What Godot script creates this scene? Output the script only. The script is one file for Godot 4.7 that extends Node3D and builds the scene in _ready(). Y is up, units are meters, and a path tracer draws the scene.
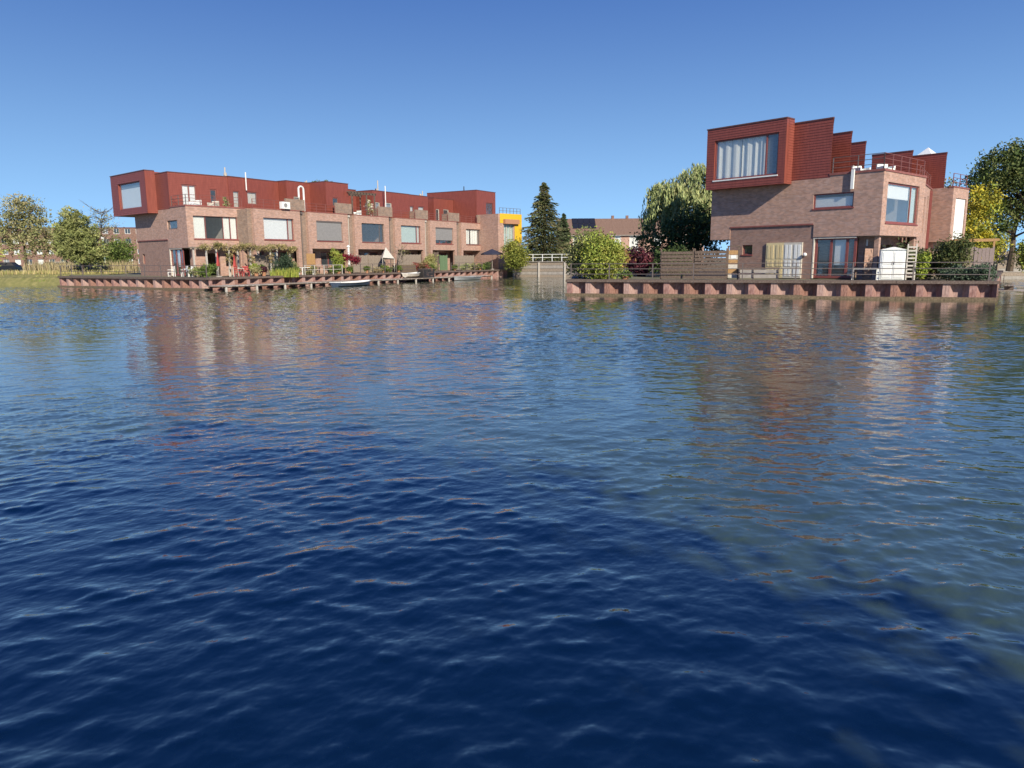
extends Node3D
# A lake between two brick terraces with red upper storeys, seen from a low jetty. y up, metres; the camera looks along -z.

const GROUND := 1.1
const ROW := 0.545          # heading of the long rows, radians from straight ahead to the right
var M := {}
var rng := RandomNumberGenerator.new()
var taken := {}


# ------------------------------------------------------------------ mesh builder
class MB:
	var v := PackedVector3Array()
	var n := PackedVector3Array()
	var uv := PackedVector2Array()
	var col := PackedColorArray()
	var ix := PackedInt32Array()
	var tint := Color.WHITE

	func quad(a: Vector3, b: Vector3, c: Vector3, d: Vector3, out: Vector3) -> void:
		var k := v.size()
		var nr := (b - a).cross(c - a)
		if nr.length_squared() < 1e-14:
			nr = (c - a).cross(d - a)
		nr = nr.normalized()
		var flip := nr.dot(out) > 0.0
		if not flip:
			nr = -nr
		v.append_array([a, b, c, d])
		n.append_array([nr, nr, nr, nr])
		col.append_array([tint, tint, tint, tint])
		if flip:
			ix.append_array([k, k + 2, k + 1, k, k + 3, k + 2])
		else:
			ix.append_array([k, k + 1, k + 2, k, k + 2, k + 3])

	func tri(a: Vector3, b: Vector3, c: Vector3, out: Vector3) -> void:
		var k := v.size()
		var nr := (b - a).cross(c - a).normalized()
		var flip := nr.dot(out) > 0.0
		if not flip:
			nr = -nr
		v.append_array([a, b, c])
		n.append_array([nr, nr, nr])
		col.append_array([tint, tint, tint])
		ix.append_array([k, k + 2, k + 1] if flip else [k, k + 1, k + 2])

	func hexa(p: Array) -> void:   # eight corners: bottom 0-3 round, top 4-7 round
		var c := Vector3.ZERO
		for q in p:
			c += q
		c /= 8.0
		for f in [[0, 1, 2, 3], [4, 5, 6, 7], [0, 1, 5, 4], [1, 2, 6, 5], [2, 3, 7, 6], [3, 0, 4, 7]]:
			var m: Vector3 = (p[f[0]] + p[f[1]] + p[f[2]] + p[f[3]]) / 4.0
			quad(p[f[0]], p[f[1]], p[f[2]], p[f[3]], m - c)

	func box(lo: Vector3, hi: Vector3) -> void:
		hexa([Vector3(lo.x, lo.y, lo.z), Vector3(hi.x, lo.y, lo.z), Vector3(hi.x, lo.y, hi.z), Vector3(lo.x, lo.y, hi.z),
			Vector3(lo.x, hi.y, lo.z), Vector3(hi.x, hi.y, lo.z), Vector3(hi.x, hi.y, hi.z), Vector3(lo.x, hi.y, hi.z)])

	func cbox(c: Vector3, s: Vector3) -> void:
		box(c - s / 2.0, c + s / 2.0)

	func bar(p: Vector3, q: Vector3, w: float, h: float) -> void:   # a beam of section w x h
		var d := (q - p).normalized()
		var up := Vector3.UP if absf(d.y) < 0.95 else Vector3.RIGHT
		var s := d.cross(up).normalized() * w / 2.0
		var t := s.cross(d).normalized() * h / 2.0
		hexa([p - s - t, p + s - t, q + s - t, q - s - t, p - s + t, p + s + t, q + s + t, q - s + t])

	func tube(p: Vector3, q: Vector3, r0: float, r1: float, seg := 6, caps := true) -> void:
		var d := (q - p).normalized()
		var up := Vector3.UP if absf(d.y) < 0.95 else Vector3.RIGHT
		var s := d.cross(up).normalized()
		var t := s.cross(d)
		for i in seg:
			var a0 := TAU * i / seg
			var a1 := TAU * (i + 1) / seg
			var e0 := s * cos(a0) + t * sin(a0)
			var e1 := s * cos(a1) + t * sin(a1)
			quad(p + e0 * r0, p + e1 * r0, q + e1 * r1, q + e0 * r1, e0 + e1)
			if caps:
				tri(q, q + e0 * r1, q + e1 * r1, d)
				tri(p, p + e0 * r0, p + e1 * r0, -d)

	func ball(c: Vector3, r: Vector3, seg := 10, rings := 6) -> void:
		for j in rings:
			var t0 := PI * j / rings
			var t1 := PI * (j + 1) / rings
			for i in seg:
				var a0 := TAU * i / seg
				var a1 := TAU * (i + 1) / seg
				var e := func(t: float, a: float) -> Vector3: return Vector3(sin(t) * cos(a), cos(t), sin(t) * sin(a))
				var p: Vector3 = e.call(t0, a0)
				var q: Vector3 = e.call(t0, a1)
				var s: Vector3 = e.call(t1, a1)
				var u: Vector3 = e.call(t1, a0)
				if j == 0:
					tri(c + p * r, c + s * r, c + u * r, p + s)
				elif j == rings - 1:
					tri(c + p * r, c + q * r, c + s * r, p + s)
				else:
					quad(c + p * r, c + q * r, c + s * r, c + u * r, p + s)

	# a wall slab: s runs along sd from o, "ind" points into the wall; holes are [s0, s1, y0, y1]; lap > 0 gives lapped boards
	func wall(o: Vector3, sd: Vector3, ind: Vector3, length: float, y0: float, y1: float, t: float, holes := [], lap := 0.0) -> void:
		var xs := [0.0, length]
		var ys := [y0, y1]
		for h in holes:
			xs.append_array([clampf(h[0], 0, length), clampf(h[1], 0, length)])
			ys.append_array([clampf(h[2], y0, y1), clampf(h[3], y0, y1)])
		xs.sort()
		ys.sort()
		var solid := func(s: float, y: float) -> bool:
			if s < 0.0 or s > length or y < y0 or y > y1:
				return false
			for h in holes:
				if s > h[0] and s < h[1] and y > h[2] and y < h[3]:
					return false
			return true
		var at := func(s: float, y: float, d: float) -> Vector3: return o + sd * s + Vector3(0, y, 0) + ind * d
		for i in xs.size() - 1:
			for j in ys.size() - 1:
				var a: float = xs[i]
				var b: float = xs[i + 1]
				var c: float = ys[j]
				var e: float = ys[j + 1]
				if b - a < 1e-4 or e - c < 1e-4 or not solid.call((a + b) / 2, (c + e) / 2):
					continue
				if lap > 0.0:
					var k := floori(c / lap + 1e-4)
					while k * lap < e - 1e-4:
						var lo := maxf(c, k * lap)
						var hi := minf(e, (k + 1) * lap)
						var dl := -0.02 * (1.0 - (lo - k * lap) / lap)
						var dh := -0.02 * (1.0 - (hi - k * lap) / lap)
						quad(at.call(a, lo, dl), at.call(b, lo, dl), at.call(b, hi, dh), at.call(a, hi, dh), -ind)
						quad(at.call(a, lo, dl), at.call(b, lo, dl), at.call(b, lo, 0.02), at.call(a, lo, 0.02), Vector3.DOWN)
						k += 1
				else:
					quad(at.call(a, c, 0), at.call(b, c, 0), at.call(b, e, 0), at.call(a, e, 0), -ind)
				quad(at.call(a, c, t), at.call(b, c, t), at.call(b, e, t), at.call(a, e, t), ind)
				if not solid.call(a - 1e-3, (c + e) / 2):
					quad(at.call(a, c, 0), at.call(a, e, 0), at.call(a, e, t), at.call(a, c, t), -sd)
				if not solid.call(b + 1e-3, (c + e) / 2):
					quad(at.call(b, c, 0), at.call(b, e, 0), at.call(b, e, t), at.call(b, c, t), sd)
				if not solid.call((a + b) / 2, c - 1e-3):
					quad(at.call(a, c, 0), at.call(b, c, 0), at.call(b, c, t), at.call(a, c, t), Vector3.DOWN)
				if not solid.call((a + b) / 2, e + 1e-3):
					quad(at.call(a, e, 0), at.call(b, e, 0), at.call(b, e, t), at.call(a, e, t), Vector3.UP)

	func mesh(with_color := false) -> ArrayMesh:
		var arr := []
		arr.resize(Mesh.ARRAY_MAX)
		arr[Mesh.ARRAY_VERTEX] = v
		arr[Mesh.ARRAY_NORMAL] = n
		if with_color:
			arr[Mesh.ARRAY_COLOR] = col
		if uv.size() == v.size() and uv.size() > 0:
			arr[Mesh.ARRAY_TEX_UV] = uv
		arr[Mesh.ARRAY_INDEX] = ix
		var m := ArrayMesh.new()
		m.add_surface_from_arrays(Mesh.PRIMITIVE_TRIANGLES, arr)
		return m


# ------------------------------------------------------------------ scene helpers
func numbered(called: String) -> String:
	if not taken.has(called):
		taken[called] = 0
		return called
	taken[called] += 1
	return "%s_%03d" % [called, taken[called]]


func tag(o: Node, label := "", category := "", group := "", kind := "") -> Node:
	for p in [["label", label], ["category", category], ["group", group], ["kind", kind]]:
		if p[1] != "":
			o.set_meta(p[0], p[1])
	return o


func thing(called: String, label: String, category: String, at := Vector3.ZERO, turn := 0.0, group := "") -> Node3D:
	var o := Node3D.new()
	o.name = numbered(called)
	add_child(o)
	o.position = at
	o.rotation.y = turn
	tag(o, label, category, group)
	return o


func part(parent: Node3D, called: String, mesh: Mesh, mat: Material, xf := Transform3D.IDENTITY) -> MeshInstance3D:
	var o := MeshInstance3D.new()
	o.name = called
	o.mesh = mesh
	o.material_override = mat
	o.transform = xf
	parent.add_child(o, true)
	return o


func structure(called: String, mesh: Mesh, mat: Material) -> MeshInstance3D:
	var o := part(self, called, mesh, mat)
	o.set_meta("kind", "structure")
	return o


func boxm(lo: Vector3, hi: Vector3) -> ArrayMesh:
	var b := MB.new()
	b.box(lo, hi)
	return b.mesh()


# x, z forward, heading -> the turn that lays local x along the heading; local z then faces out of the front
func turn_of(heading: float) -> float:
	return PI / 2 - heading


# a point given as metres along (a) and behind (c) a line that starts at (x, zf) with that heading
func spot(x: float, zf: float, heading: float, a: float, c: float, y := 0.0) -> Vector3:
	return Vector3(x + a * sin(heading) - c * cos(heading), y, -(zf + a * cos(heading) + c * sin(heading)))


func garden(a: float, c: float, y := GROUND) -> Vector3:      # the left quay, from its near corner
	return spot(-26.3, 63.8, ROW, a, c, y)


func yard(b: float, a: float, y := GROUND) -> Vector3:       # the right quay, from its right corner; b leftwards, a backwards
	return spot(27.0, 41.5, 0.39, a, b, y)


# ------------------------------------------------------------------ materials
func lin(r: float, g: float, b: float) -> Color:
	return Color(r, g, b).linear_to_srgb()


func noise_image(sd: int, freq: float, size: int, ca: Color, cb: Color, octaves := 4, power := 1.0) -> ImageTexture:
	var f := FastNoiseLite.new()
	f.seed = sd
	f.noise_type = FastNoiseLite.TYPE_SIMPLEX_SMOOTH
	f.frequency = freq
	f.fractal_octaves = octaves
	var src := f.get_seamless_image(size, size)
	src.convert(Image.FORMAT_L8)
	var raw := src.get_data()
	var out := PackedByteArray()
	out.resize(size * size * 3)
	for i in size * size:
		var t := pow(raw[i] / 255.0, power)
		out[i * 3] = int(clampf(lerpf(ca.r, cb.r, t), 0, 1) * 255)
		out[i * 3 + 1] = int(clampf(lerpf(ca.g, cb.g, t), 0, 1) * 255)
		out[i * 3 + 2] = int(clampf(lerpf(ca.b, cb.b, t), 0, 1) * 255)
	return ImageTexture.create_from_image(Image.create_from_data(size, size, false, Image.FORMAT_RGB8, out))


func plain(c: Color, rough := 0.8, metal := 0.0) -> StandardMaterial3D:
	var m := StandardMaterial3D.new()
	m.albedo_color = c
	m.roughness = rough
	m.metallic = metal
	return m


# two linear colours mixed by noise, laid on in object space at "metres" per repeat
func mottled(sd: int, ca: Color, cb: Color, metres: float, rough := 0.85, freq := 0.02, octaves := 4) -> StandardMaterial3D:
	var m := plain(Color.WHITE, rough)
	m.albedo_texture = noise_image(sd, freq, 256, ca.linear_to_srgb(), cb.linear_to_srgb(), octaves)
	m.uv1_triplanar = true
	m.uv1_scale = Vector3.ONE / metres
	return m


# brickwork: every brick its own tone, joints paler; 4 m a repeat
func brick(sd: int, base: Color, spread: float, joint: Color, grime := 0.12) -> StandardMaterial3D:
	var r := RandomNumberGenerator.new()
	r.seed = sd
	var s := 512
	var im := Image.create(s, s, false, Image.FORMAT_RGB8)
	im.fill(joint.linear_to_srgb())
	var rows := 50
	for j in rows:
		var y0 := int(s * j / float(rows))
		var y1 := int(s * (j + 1) / float(rows))
		var off := 0.5 if j % 2 else 0.0
		for i in 18:
			var x0 := int(s * (i + off) / 18.0)
			var x1 := int(s * (i + 1 + off) / 18.0)
			var k := 1.0 + r.randf_range(-spread, spread)
			var w := r.randf_range(-0.06, 0.06)
			var c := Color(base.r * k * (1 + w), base.g * k, base.b * k * (1 - w)).linear_to_srgb()
			im.fill_rect(Rect2i(x0, y0, x1 - x0 - 1, y1 - y0 - 1), c)
			if x1 > s:
				im.fill_rect(Rect2i(0, y0, x1 - s - 1, y1 - y0 - 1), c)
	var f := FastNoiseLite.new()
	f.seed = sd
	f.frequency = 0.012
	f.fractal_octaves = 4
	var nz := f.get_seamless_image(s, s)
	for y in s:
		for x in s:
			var c := im.get_pixel(x, y)
			var k := 1.0 + (nz.get_pixel(x, y).r - 0.5) * grime * 2.0
			im.set_pixel(x, y, Color(c.r * k, c.g * k, c.b * k))
	var m := plain(Color.WHITE, 0.9)
	m.albedo_texture = ImageTexture.create_from_image(im)
	m.uv1_triplanar = true
	m.uv1_scale = Vector3.ONE / 4.0
	return m


func make_materials() -> void:
	M.brick_pink = brick(3, Color(0.415, 0.268, 0.213), 0.17, Color(0.44, 0.33, 0.27), 0.06)
	M.brick_mauve = brick(5, Color(0.29, 0.185, 0.15), 0.16, Color(0.33, 0.25, 0.205), 0.06)
	M.brick_grey = brick(8, Color(0.27, 0.195, 0.15), 0.18, Color(0.30, 0.245, 0.20), 0.08)
	M.brick_far = brick(9, Color(0.22, 0.13, 0.10), 0.2, Color(0.25, 0.2, 0.17))
	M.siding = mottled(11, Color(0.195, 0.05, 0.035), Color(0.275, 0.075, 0.053), 4.5, 0.5, 0.03, 5)
	M.siding.uv1_scale = Vector3(0.55, 0.09, 0.55)
	M.trim = mottled(12, Color(0.21, 0.075, 0.06), Color(0.30, 0.11, 0.09), 2.0, 0.6)
	M.coping = mottled(13, Color(0.10, 0.045, 0.04), Color(0.16, 0.07, 0.06), 2.0, 0.5)
	M.white = mottled(14, Color(0.74, 0.77, 0.74), Color(0.84, 0.86, 0.84), 1.5, 0.6)
	M.offwhite = mottled(15, Color(0.50, 0.47, 0.40), Color(0.66, 0.63, 0.55), 1.2, 0.7)
	M.cloth = mottled(16, Color(0.74, 0.80, 0.76), Color(0.85, 0.88, 0.84), 1.0, 0.9)
	M.blind_grey = mottled(17, Color(0.23, 0.23, 0.23), Color(0.28, 0.28, 0.28), 2.0, 0.8)
	M.steel = mottled(18, Color(0.10, 0.085, 0.08), Color(0.17, 0.14, 0.13), 0.7, 0.5)
	M.rail_red = mottled(19, Color(0.20, 0.07, 0.06), Color(0.28, 0.12, 0.10), 0.7, 0.5)
	M.pile = mottled(20, Color(0.21, 0.105, 0.09), Color(0.42, 0.27, 0.24), 1.7, 0.85, 0.025)
	M.pile_pale = mottled(47, Color(0.28, 0.17, 0.15), Color(0.47, 0.34, 0.30), 1.3, 0.85, 0.03)
	M.pile_rust = mottled(48, Color(0.16, 0.08, 0.058), Color(0.38, 0.22, 0.18), 1.5, 0.9, 0.03)
	M.cap = mottled(21, Color(0.085, 0.06, 0.05), Color(0.19, 0.15, 0.125), 1.4, 0.85, 0.03)
	for k in [M.pile, M.pile_pale, M.pile_rust]:
		k.uv1_scale = Vector3(1.1, 0.4, 1.1)
	M.fender = mottled(22, Color(0.09, 0.065, 0.04), Color(0.22, 0.17, 0.11), 1.1, 0.9, 0.03)
	M.plank = mottled(23, Color(0.20, 0.165, 0.13), Color(0.37, 0.31, 0.25), 1.3, 0.9, 0.03)
	M.plank_dark = mottled(24, Color(0.09, 0.065, 0.05), Color(0.19, 0.145, 0.115), 1.3, 0.9, 0.03)
	M.plank_gold = mottled(25, Color(0.33, 0.19, 0.075), Color(0.50, 0.31, 0.14), 1.1, 0.8, 0.03)
	M.post_pale = mottled(26, Color(0.42, 0.39, 0.34), Color(0.58, 0.55, 0.50), 0.8, 0.85)
	M.dark = mottled(27, Color(0.018, 0.018, 0.02), Color(0.04, 0.038, 0.038), 1.0, 0.6)
	M.room = mottled(28, Color(0.44, 0.42, 0.38), Color(0.52, 0.50, 0.46), 3.0, 0.9)
	M.roof_felt = mottled(29, Color(0.05, 0.05, 0.05), Color(0.10, 0.10, 0.095), 3.0, 0.95)
	M.tiles = mottled(30, Color(0.16, 0.10, 0.075), Color(0.25, 0.165, 0.125), 2.0, 0.9)
	M.solar = plain(lin(0.015, 0.016, 0.022), 0.5)
	M.grass = mottled(31, Color(0.12, 0.13, 0.04), Color(0.30, 0.27, 0.11), 5.0, 1.0, 0.03)
	M.earth = mottled(32, Color(0.10, 0.11, 0.055), Color(0.23, 0.20, 0.13), 14.0, 1.0, 0.03)
	M.yellow = mottled(33, Color(0.62, 0.38, 0.02), Color(0.76, 0.50, 0.035), 1.4, 0.6)
	M.red_paint = mottled(34, Color(0.36, 0.04, 0.035), Color(0.46, 0.07, 0.06), 0.9, 0.6)
	M.red_frame = mottled(35, Color(0.20, 0.055, 0.048), Color(0.27, 0.085, 0.075), 1.5, 0.55)
	M.cream = mottled(36, Color(0.60, 0.50, 0.28), Color(0.72, 0.62, 0.36), 1.3, 0.7, 0.04)
	M.navy = mottled(37, Color(0.018, 0.022, 0.045), Color(0.035, 0.04, 0.075), 1.5, 0.8)
	M.hull_blue = mottled(38, Color(0.05, 0.075, 0.12), Color(0.09, 0.12, 0.17), 1.0, 0.4)
	M.hull_grey = mottled(39, Color(0.22, 0.24, 0.26), Color(0.34, 0.36, 0.37), 1.0, 0.45)
	M.terracotta = mottled(40, Color(0.36, 0.17, 0.09), Color(0.48, 0.26, 0.15), 0.6, 0.85)
	M.lamp_green = plain(lin(0.30, 0.42, 0.34), 0.5)
	M.concrete = mottled(41, Color(0.27, 0.25, 0.23), Color(0.38, 0.36, 0.33), 2.4, 0.95)
	M.bark = mottled(42, Color(0.07, 0.05, 0.035), Color(0.16, 0.125, 0.09), 0.8, 1.0, 0.04)
	M.car_black = plain(lin(0.015, 0.016, 0.02), 0.2)
	M.car_white = plain(lin(0.72, 0.73, 0.74), 0.25)
	M.tyre = plain(lin(0.02, 0.02, 0.02), 0.9)
	M.glass = plain(Color(0.55, 0.62, 0.66, 0.08), 0.03)
	M.glass.transparency = BaseMaterial3D.TRANSPARENCY_ALPHA
	M.glass.metallic_specular = 0.9
	M.blind_blue = mottled(43, Color(0.13, 0.17, 0.21), Color(0.20, 0.25, 0.29), 1.0, 0.6)
	M.mint = mottled(44, Color(0.42, 0.52, 0.46), Color(0.52, 0.61, 0.55), 1.2, 0.85)
	M.fence_green = mottled(45, Color(0.10, 0.17, 0.09), Color(0.16, 0.24, 0.13), 1.2, 0.85, 0.03)
	M.blind_mauve = mottled(46, Color(0.24, 0.19, 0.18), Color(0.32, 0.26, 0.24), 1.2, 0.85, 0.03)
	M.globe = plain(lin(0.75, 0.75, 0.74), 0.3)
	M.leaf = plain(Color.WHITE, 0.65)
	M.leaf.vertex_color_use_as_albedo = true
	M.leaf.backlight_enabled = true
	M.leaf.backlight = Color(0.35, 0.4, 0.2)
	M.leaf.metallic_specular = 0.3


# ------------------------------------------------------------------ water
var wn := 512
var wl := 14.0
var wf := []          # two independent fields: height, slope x, slope z each


func fft(re: PackedFloat32Array, im: PackedFloat32Array, n: int, base: int, stride: int, cs: PackedFloat32Array, sn: PackedFloat32Array, rev: PackedInt32Array) -> void:
	for i in n:
		var j := rev[i]
		if j > i:
			var p := base + i * stride
			var q := base + j * stride
			var t := re[p]
			re[p] = re[q]
			re[q] = t
			t = im[p]
			im[p] = im[q]
			im[q] = t
	var half := 1
	while half < n:
		var step := n / (2 * half)
		for k in half:
			var wr := cs[k * step]
			var wi := sn[k * step]
			var i := k
			while i < n:
				var p := base + i * stride
				var q := p + half * stride
				var tr := re[q] * wr - im[q] * wi
				var ti := re[q] * wi + im[q] * wr
				re[q] = re[p] - tr
				im[q] = im[p] - ti
				re[p] += tr
				im[p] += ti
				i += 2 * half
		half *= 2


# random wind sea on a square tile: returns [h, hx, hz] for the real and for the imaginary part
func sea(n: int, length: float, lmin: float, lmax: float, wind: float, power: float, slope: float, sd: int) -> Array:
	var r := RandomNumberGenerator.new()
	r.seed = sd
	var re := PackedFloat32Array()
	var im := PackedFloat32Array()
	re.resize(n * n)
	im.resize(n * n)
	var ssum := 0.0
	for j in n:
		var kz := (j if j < n / 2 else j - n) * TAU / length
		for i in n:
			var kx := (i if i < n / 2 else i - n) * TAU / length
			var k2 := kx * kx + kz * kz
			if k2 < 1e-6:
				continue
			var k := sqrt(k2)
			var lam := TAU / k
			if lam < lmin * 0.6 or lam > lmax * 3.0:
				continue
			var ca := (kx * cos(wind) + kz * sin(wind)) / k
			var spread := 0.16 + 0.84 * ca * ca
			var s := pow(k, -power) * exp(-pow(lam / lmax, 2.0)) * exp(-pow(lmin / lam, 3.0)) * spread
			var a := sqrt(s)
			re[j * n + i] = a * r.randfn()
			im[j * n + i] = a * r.randfn()
			ssum += s * k2
	var scale := slope / sqrt(ssum * 1.0)
	for i in n * n:
		re[i] *= scale
		im[i] *= scale
	var cs := PackedFloat32Array()
	var sn := PackedFloat32Array()
	var rev := PackedInt32Array()
	var bits := int(round(log(n) / log(2)))
	for i in n:
		cs.append(cos(TAU * i / n))
		sn.append(sin(TAU * i / n))
		var b := 0
		for k in bits:
			if i & (1 << k):
				b |= 1 << (bits - 1 - k)
		rev.append(b)
	for j in n:
		fft(re, im, n, j * n, 1, cs, sn, rev)
	for i in n:
		fft(re, im, n, i, n, cs, sn, rev)
	var out := []
	for f in [re, im]:
		var gx := PackedFloat32Array()
		var gz := PackedFloat32Array()
		gx.resize(n * n)
		gz.resize(n * n)
		var d := n / (2.0 * length)
		for j in n:
			var up := ((j + 1) % n) * n
			var dn := ((j + n - 1) % n) * n
			for i in n:
				gx[j * n + i] = (f[j * n + (i + 1) % n] - f[j * n + (i + n - 1) % n]) * d
				gz[j * n + i] = (f[up + i] - f[dn + i]) * d
		out.append([f, gx, gz])
	return out


func build_water() -> void:
	var t0 := Time.get_ticks_msec()
	wf = sea(wn, wl, 0.11, 0.60, 1.25, 3.6, 0.074, 7)
	var ca := cos(0.71)
	var sa := sin(0.71)
	var h0: PackedFloat32Array = wf[0][0]
	var x0: PackedFloat32Array = wf[0][1]
	var z0: PackedFloat32Array = wf[0][2]
	var h1: PackedFloat32Array = wf[1][0]
	var x1: PackedFloat32Array = wf[1][1]
	var z1: PackedFloat32Array = wf[1][2]
	var gust := FastNoiseLite.new()
	gust.seed = 21
	gust.frequency = 0.045
	gust.fractal_octaves = 3
	var mk := wn - 1
	var sc0 := wn / wl
	var sc1 := wn / wl * 0.31
	# patches: [x half width, near z, far z, step x, step z]
	var patches := [[12.6, 1.2, 9.0, 0.035, 0.03], [25.2, 9.0, 22.0, 0.07, 0.055], [50.4, 22.0, 46.0, 0.14, 0.11], [100.8, 46.0, 130.0, 0.28, 0.3]]
	var v := PackedVector3Array()
	var nn := PackedVector3Array()
	var uv := PackedVector2Array()
	var ix := PackedInt32Array()
	for pi in patches.size():
		var p: Array = patches[pi]
		var nx := int(round(2 * p[0] / p[3]))
		var nz := int(round((p[2] - p[1]) / p[4]))
		var base := v.size()
		for j in nz + 1:
			var z: float = -lerpf(p[1], p[2], j / float(nz))
			for i in nx + 1:
				var x: float = lerpf(-p[0], p[0], i / float(nx))
				var amp := lerpf(1.3, 1.0, smoothstep(6.0, 30.0, -z)) * clampf(1.0 + 1.9 * gust.get_noise_2d(x * 0.7 + z * 0.5, z * 0.6), 0.3, 1.7)
				# two slicks drift across, where the ripples lie down
				var wob := 0.5 * sin(z * 0.55) + 0.3 * sin(z * 1.3 + 1.0)
				var s0 := (x + 3.4 + 0.12 * (z + 10.0) + wob) / 0.75
				var s1 := (x - 0.9 - 0.55 * (z + 6.5) + wob * 0.6) / 0.55
				amp *= (1.0 - 0.55 * exp(-s0 * s0)) * (1.0 - 0.45 * exp(-s1 * s1))
				var fx := fposmod(x * sc0, wn)
				var fz := fposmod(z * sc0, wn)
				var a := int(fx)
				var b := int(fz)
				fx -= a
				fz -= b
				var i00 := (b & mk) * wn + (a & mk)
				var i10 := (b & mk) * wn + ((a + 1) & mk)
				var i01 := ((b + 1) & mk) * wn + (a & mk)
				var i11 := ((b + 1) & mk) * wn + ((a + 1) & mk)
				var w00 := (1 - fx) * (1 - fz)
				var w10 := fx * (1 - fz)
				var w01 := (1 - fx) * fz
				var w11 := fx * fz
				var h := h0[i00] * w00 + h0[i10] * w10 + h0[i01] * w01 + h0[i11] * w11
				var gx := x0[i00] * w00 + x0[i10] * w10 + x0[i01] * w01 + x0[i11] * w11
				var gz := z0[i00] * w00 + z0[i10] * w10 + z0[i01] * w01 + z0[i11] * w11
				var rx := x * ca + z * sa
				var rz := z * ca - x * sa
				fx = fposmod(rx * sc1, wn)
				fz = fposmod(rz * sc1, wn)
				a = int(fx)
				b = int(fz)
				fx -= a
				fz -= b
				i00 = (b & mk) * wn + (a & mk)
				i10 = (b & mk) * wn + ((a + 1) & mk)
				i01 = ((b + 1) & mk) * wn + (a & mk)
				i11 = ((b + 1) & mk) * wn + ((a + 1) & mk)
				w00 = (1 - fx) * (1 - fz)
				w10 = fx * (1 - fz)
				w01 = (1 - fx) * fz
				w11 = fx * fz
				var g := h1[i00] * w00 + h1[i10] * w10 + h1[i01] * w01 + h1[i11] * w11
				var ux := x1[i00] * w00 + x1[i10] * w10 + x1[i01] * w01 + x1[i11] * w11
				var uz := z1[i00] * w00 + z1[i10] * w10 + z1[i01] * w01 + z1[i11] * w11
				var peak := clampf(1.0 + 80.0 * h, 0.4, 1.9)     # crests sharper than troughs
				gx *= peak
				gz *= peak
				h += 45.0 * h * absf(h) * 0.5 + 1.4 * g
				gx += 0.434 * (ux * ca - uz * sa)
				gz += 0.434 * (ux * sa + uz * ca)
				v.append(Vector3(x, h * amp, z))
				nn.append(Vector3(-gx * amp, 1.0, -gz * amp).normalized())
				uv.append(Vector2(x, z) / 3.1)
		if pi + 1 < patches.size():       # the far row lies on the straight edges of the next, coarser patch
			var q: Array = patches[pi + 1]
			var last := base + nz * (nx + 1)
			var ratio: float = q[3] / p[3]
			for i in nx + 1:
				var lo := int(floor(i / ratio) * ratio)
				var hi := mini(int(lo + ratio), nx)
				if hi > lo:
					v[last + i].y = lerpf(v[last + lo].y, v[last + hi].y, (i - lo) / float(hi - lo))
		for j in nz:
			for i in nx:
				var k := base + j * (nx + 1) + i
				ix.append_array([k, k + nx + 1, k + 1, k + 1, k + nx + 1, k + nx + 2])
	# still sheets round the built waves
	for s in [[-12.6, 12.6, 60.0, -1.2], [-300.0, -12.6, 60.0, -9.0], [12.6, 300.0, 60.0, -9.0], [-300.0, -25.2, -9.0, -22.0], [25.2, 300.0, -9.0, -22.0],
			[-300.0, -50.4, -22.0, -46.0], [50.4, 300.0, -22.0, -46.0], [-300.0, -100.8, -46.0, -130.0], [100.8, 300.0, -46.0, -130.0], [-300.0, 300.0, -130.0, -220.0]]:
		var k := v.size()
		for q in [[s[0], s[2]], [s[1], s[2]], [s[1], s[3]], [s[0], s[3]]]:
			v.append(Vector3(q[0], 0, q[1]))
			nn.append(Vector3.UP)
			uv.append(Vector2(q[0], q[1]) / 3.1)
		ix.append_array([k, k + 2, k + 1, k, k + 3, k + 2])
	var arr := []
	arr.resize(Mesh.ARRAY_MAX)
	arr[Mesh.ARRAY_VERTEX] = v
	arr[Mesh.ARRAY_NORMAL] = nn
	arr[Mesh.ARRAY_TEX_UV] = uv
	arr[Mesh.ARRAY_INDEX] = ix
	var m := ArrayMesh.new()
	m.add_surface_from_arrays(Mesh.PRIMITIVE_TRIANGLES, arr)
	# fine ripples as a normal map, 5.3 m a repeat
	var rp: Array = sea(256, 3.1, 0.03, 0.20, 1.0, 3.5, 0.055, 12)[0]
	var im := Image.create(256, 256, false, Image.FORMAT_RGB8)
	for j in 256:
		for i in 256:
			var nv := Vector3(-rp[1][j * 256 + i], rp[2][j * 256 + i], 1.0).normalized()
			im.set_pixel(i, j, Color(nv.x * 0.5 + 0.5, nv.y * 0.5 + 0.5, nv.z * 0.5 + 0.5))
	var mat := plain(lin(0.046, 0.074, 0.038), 0.06)
	mat.metallic_specular = 0.8
	mat.clearcoat_enabled = true
	mat.clearcoat = 0.6
	mat.clearcoat_roughness = 0.03
	mat.normal_enabled = true
	mat.normal_texture = ImageTexture.create_from_image(im)
	structure("water", m, mat)
	print("water ", v.size(), " vertices, ", Time.get_ticks_msec() - t0, " ms")


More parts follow.
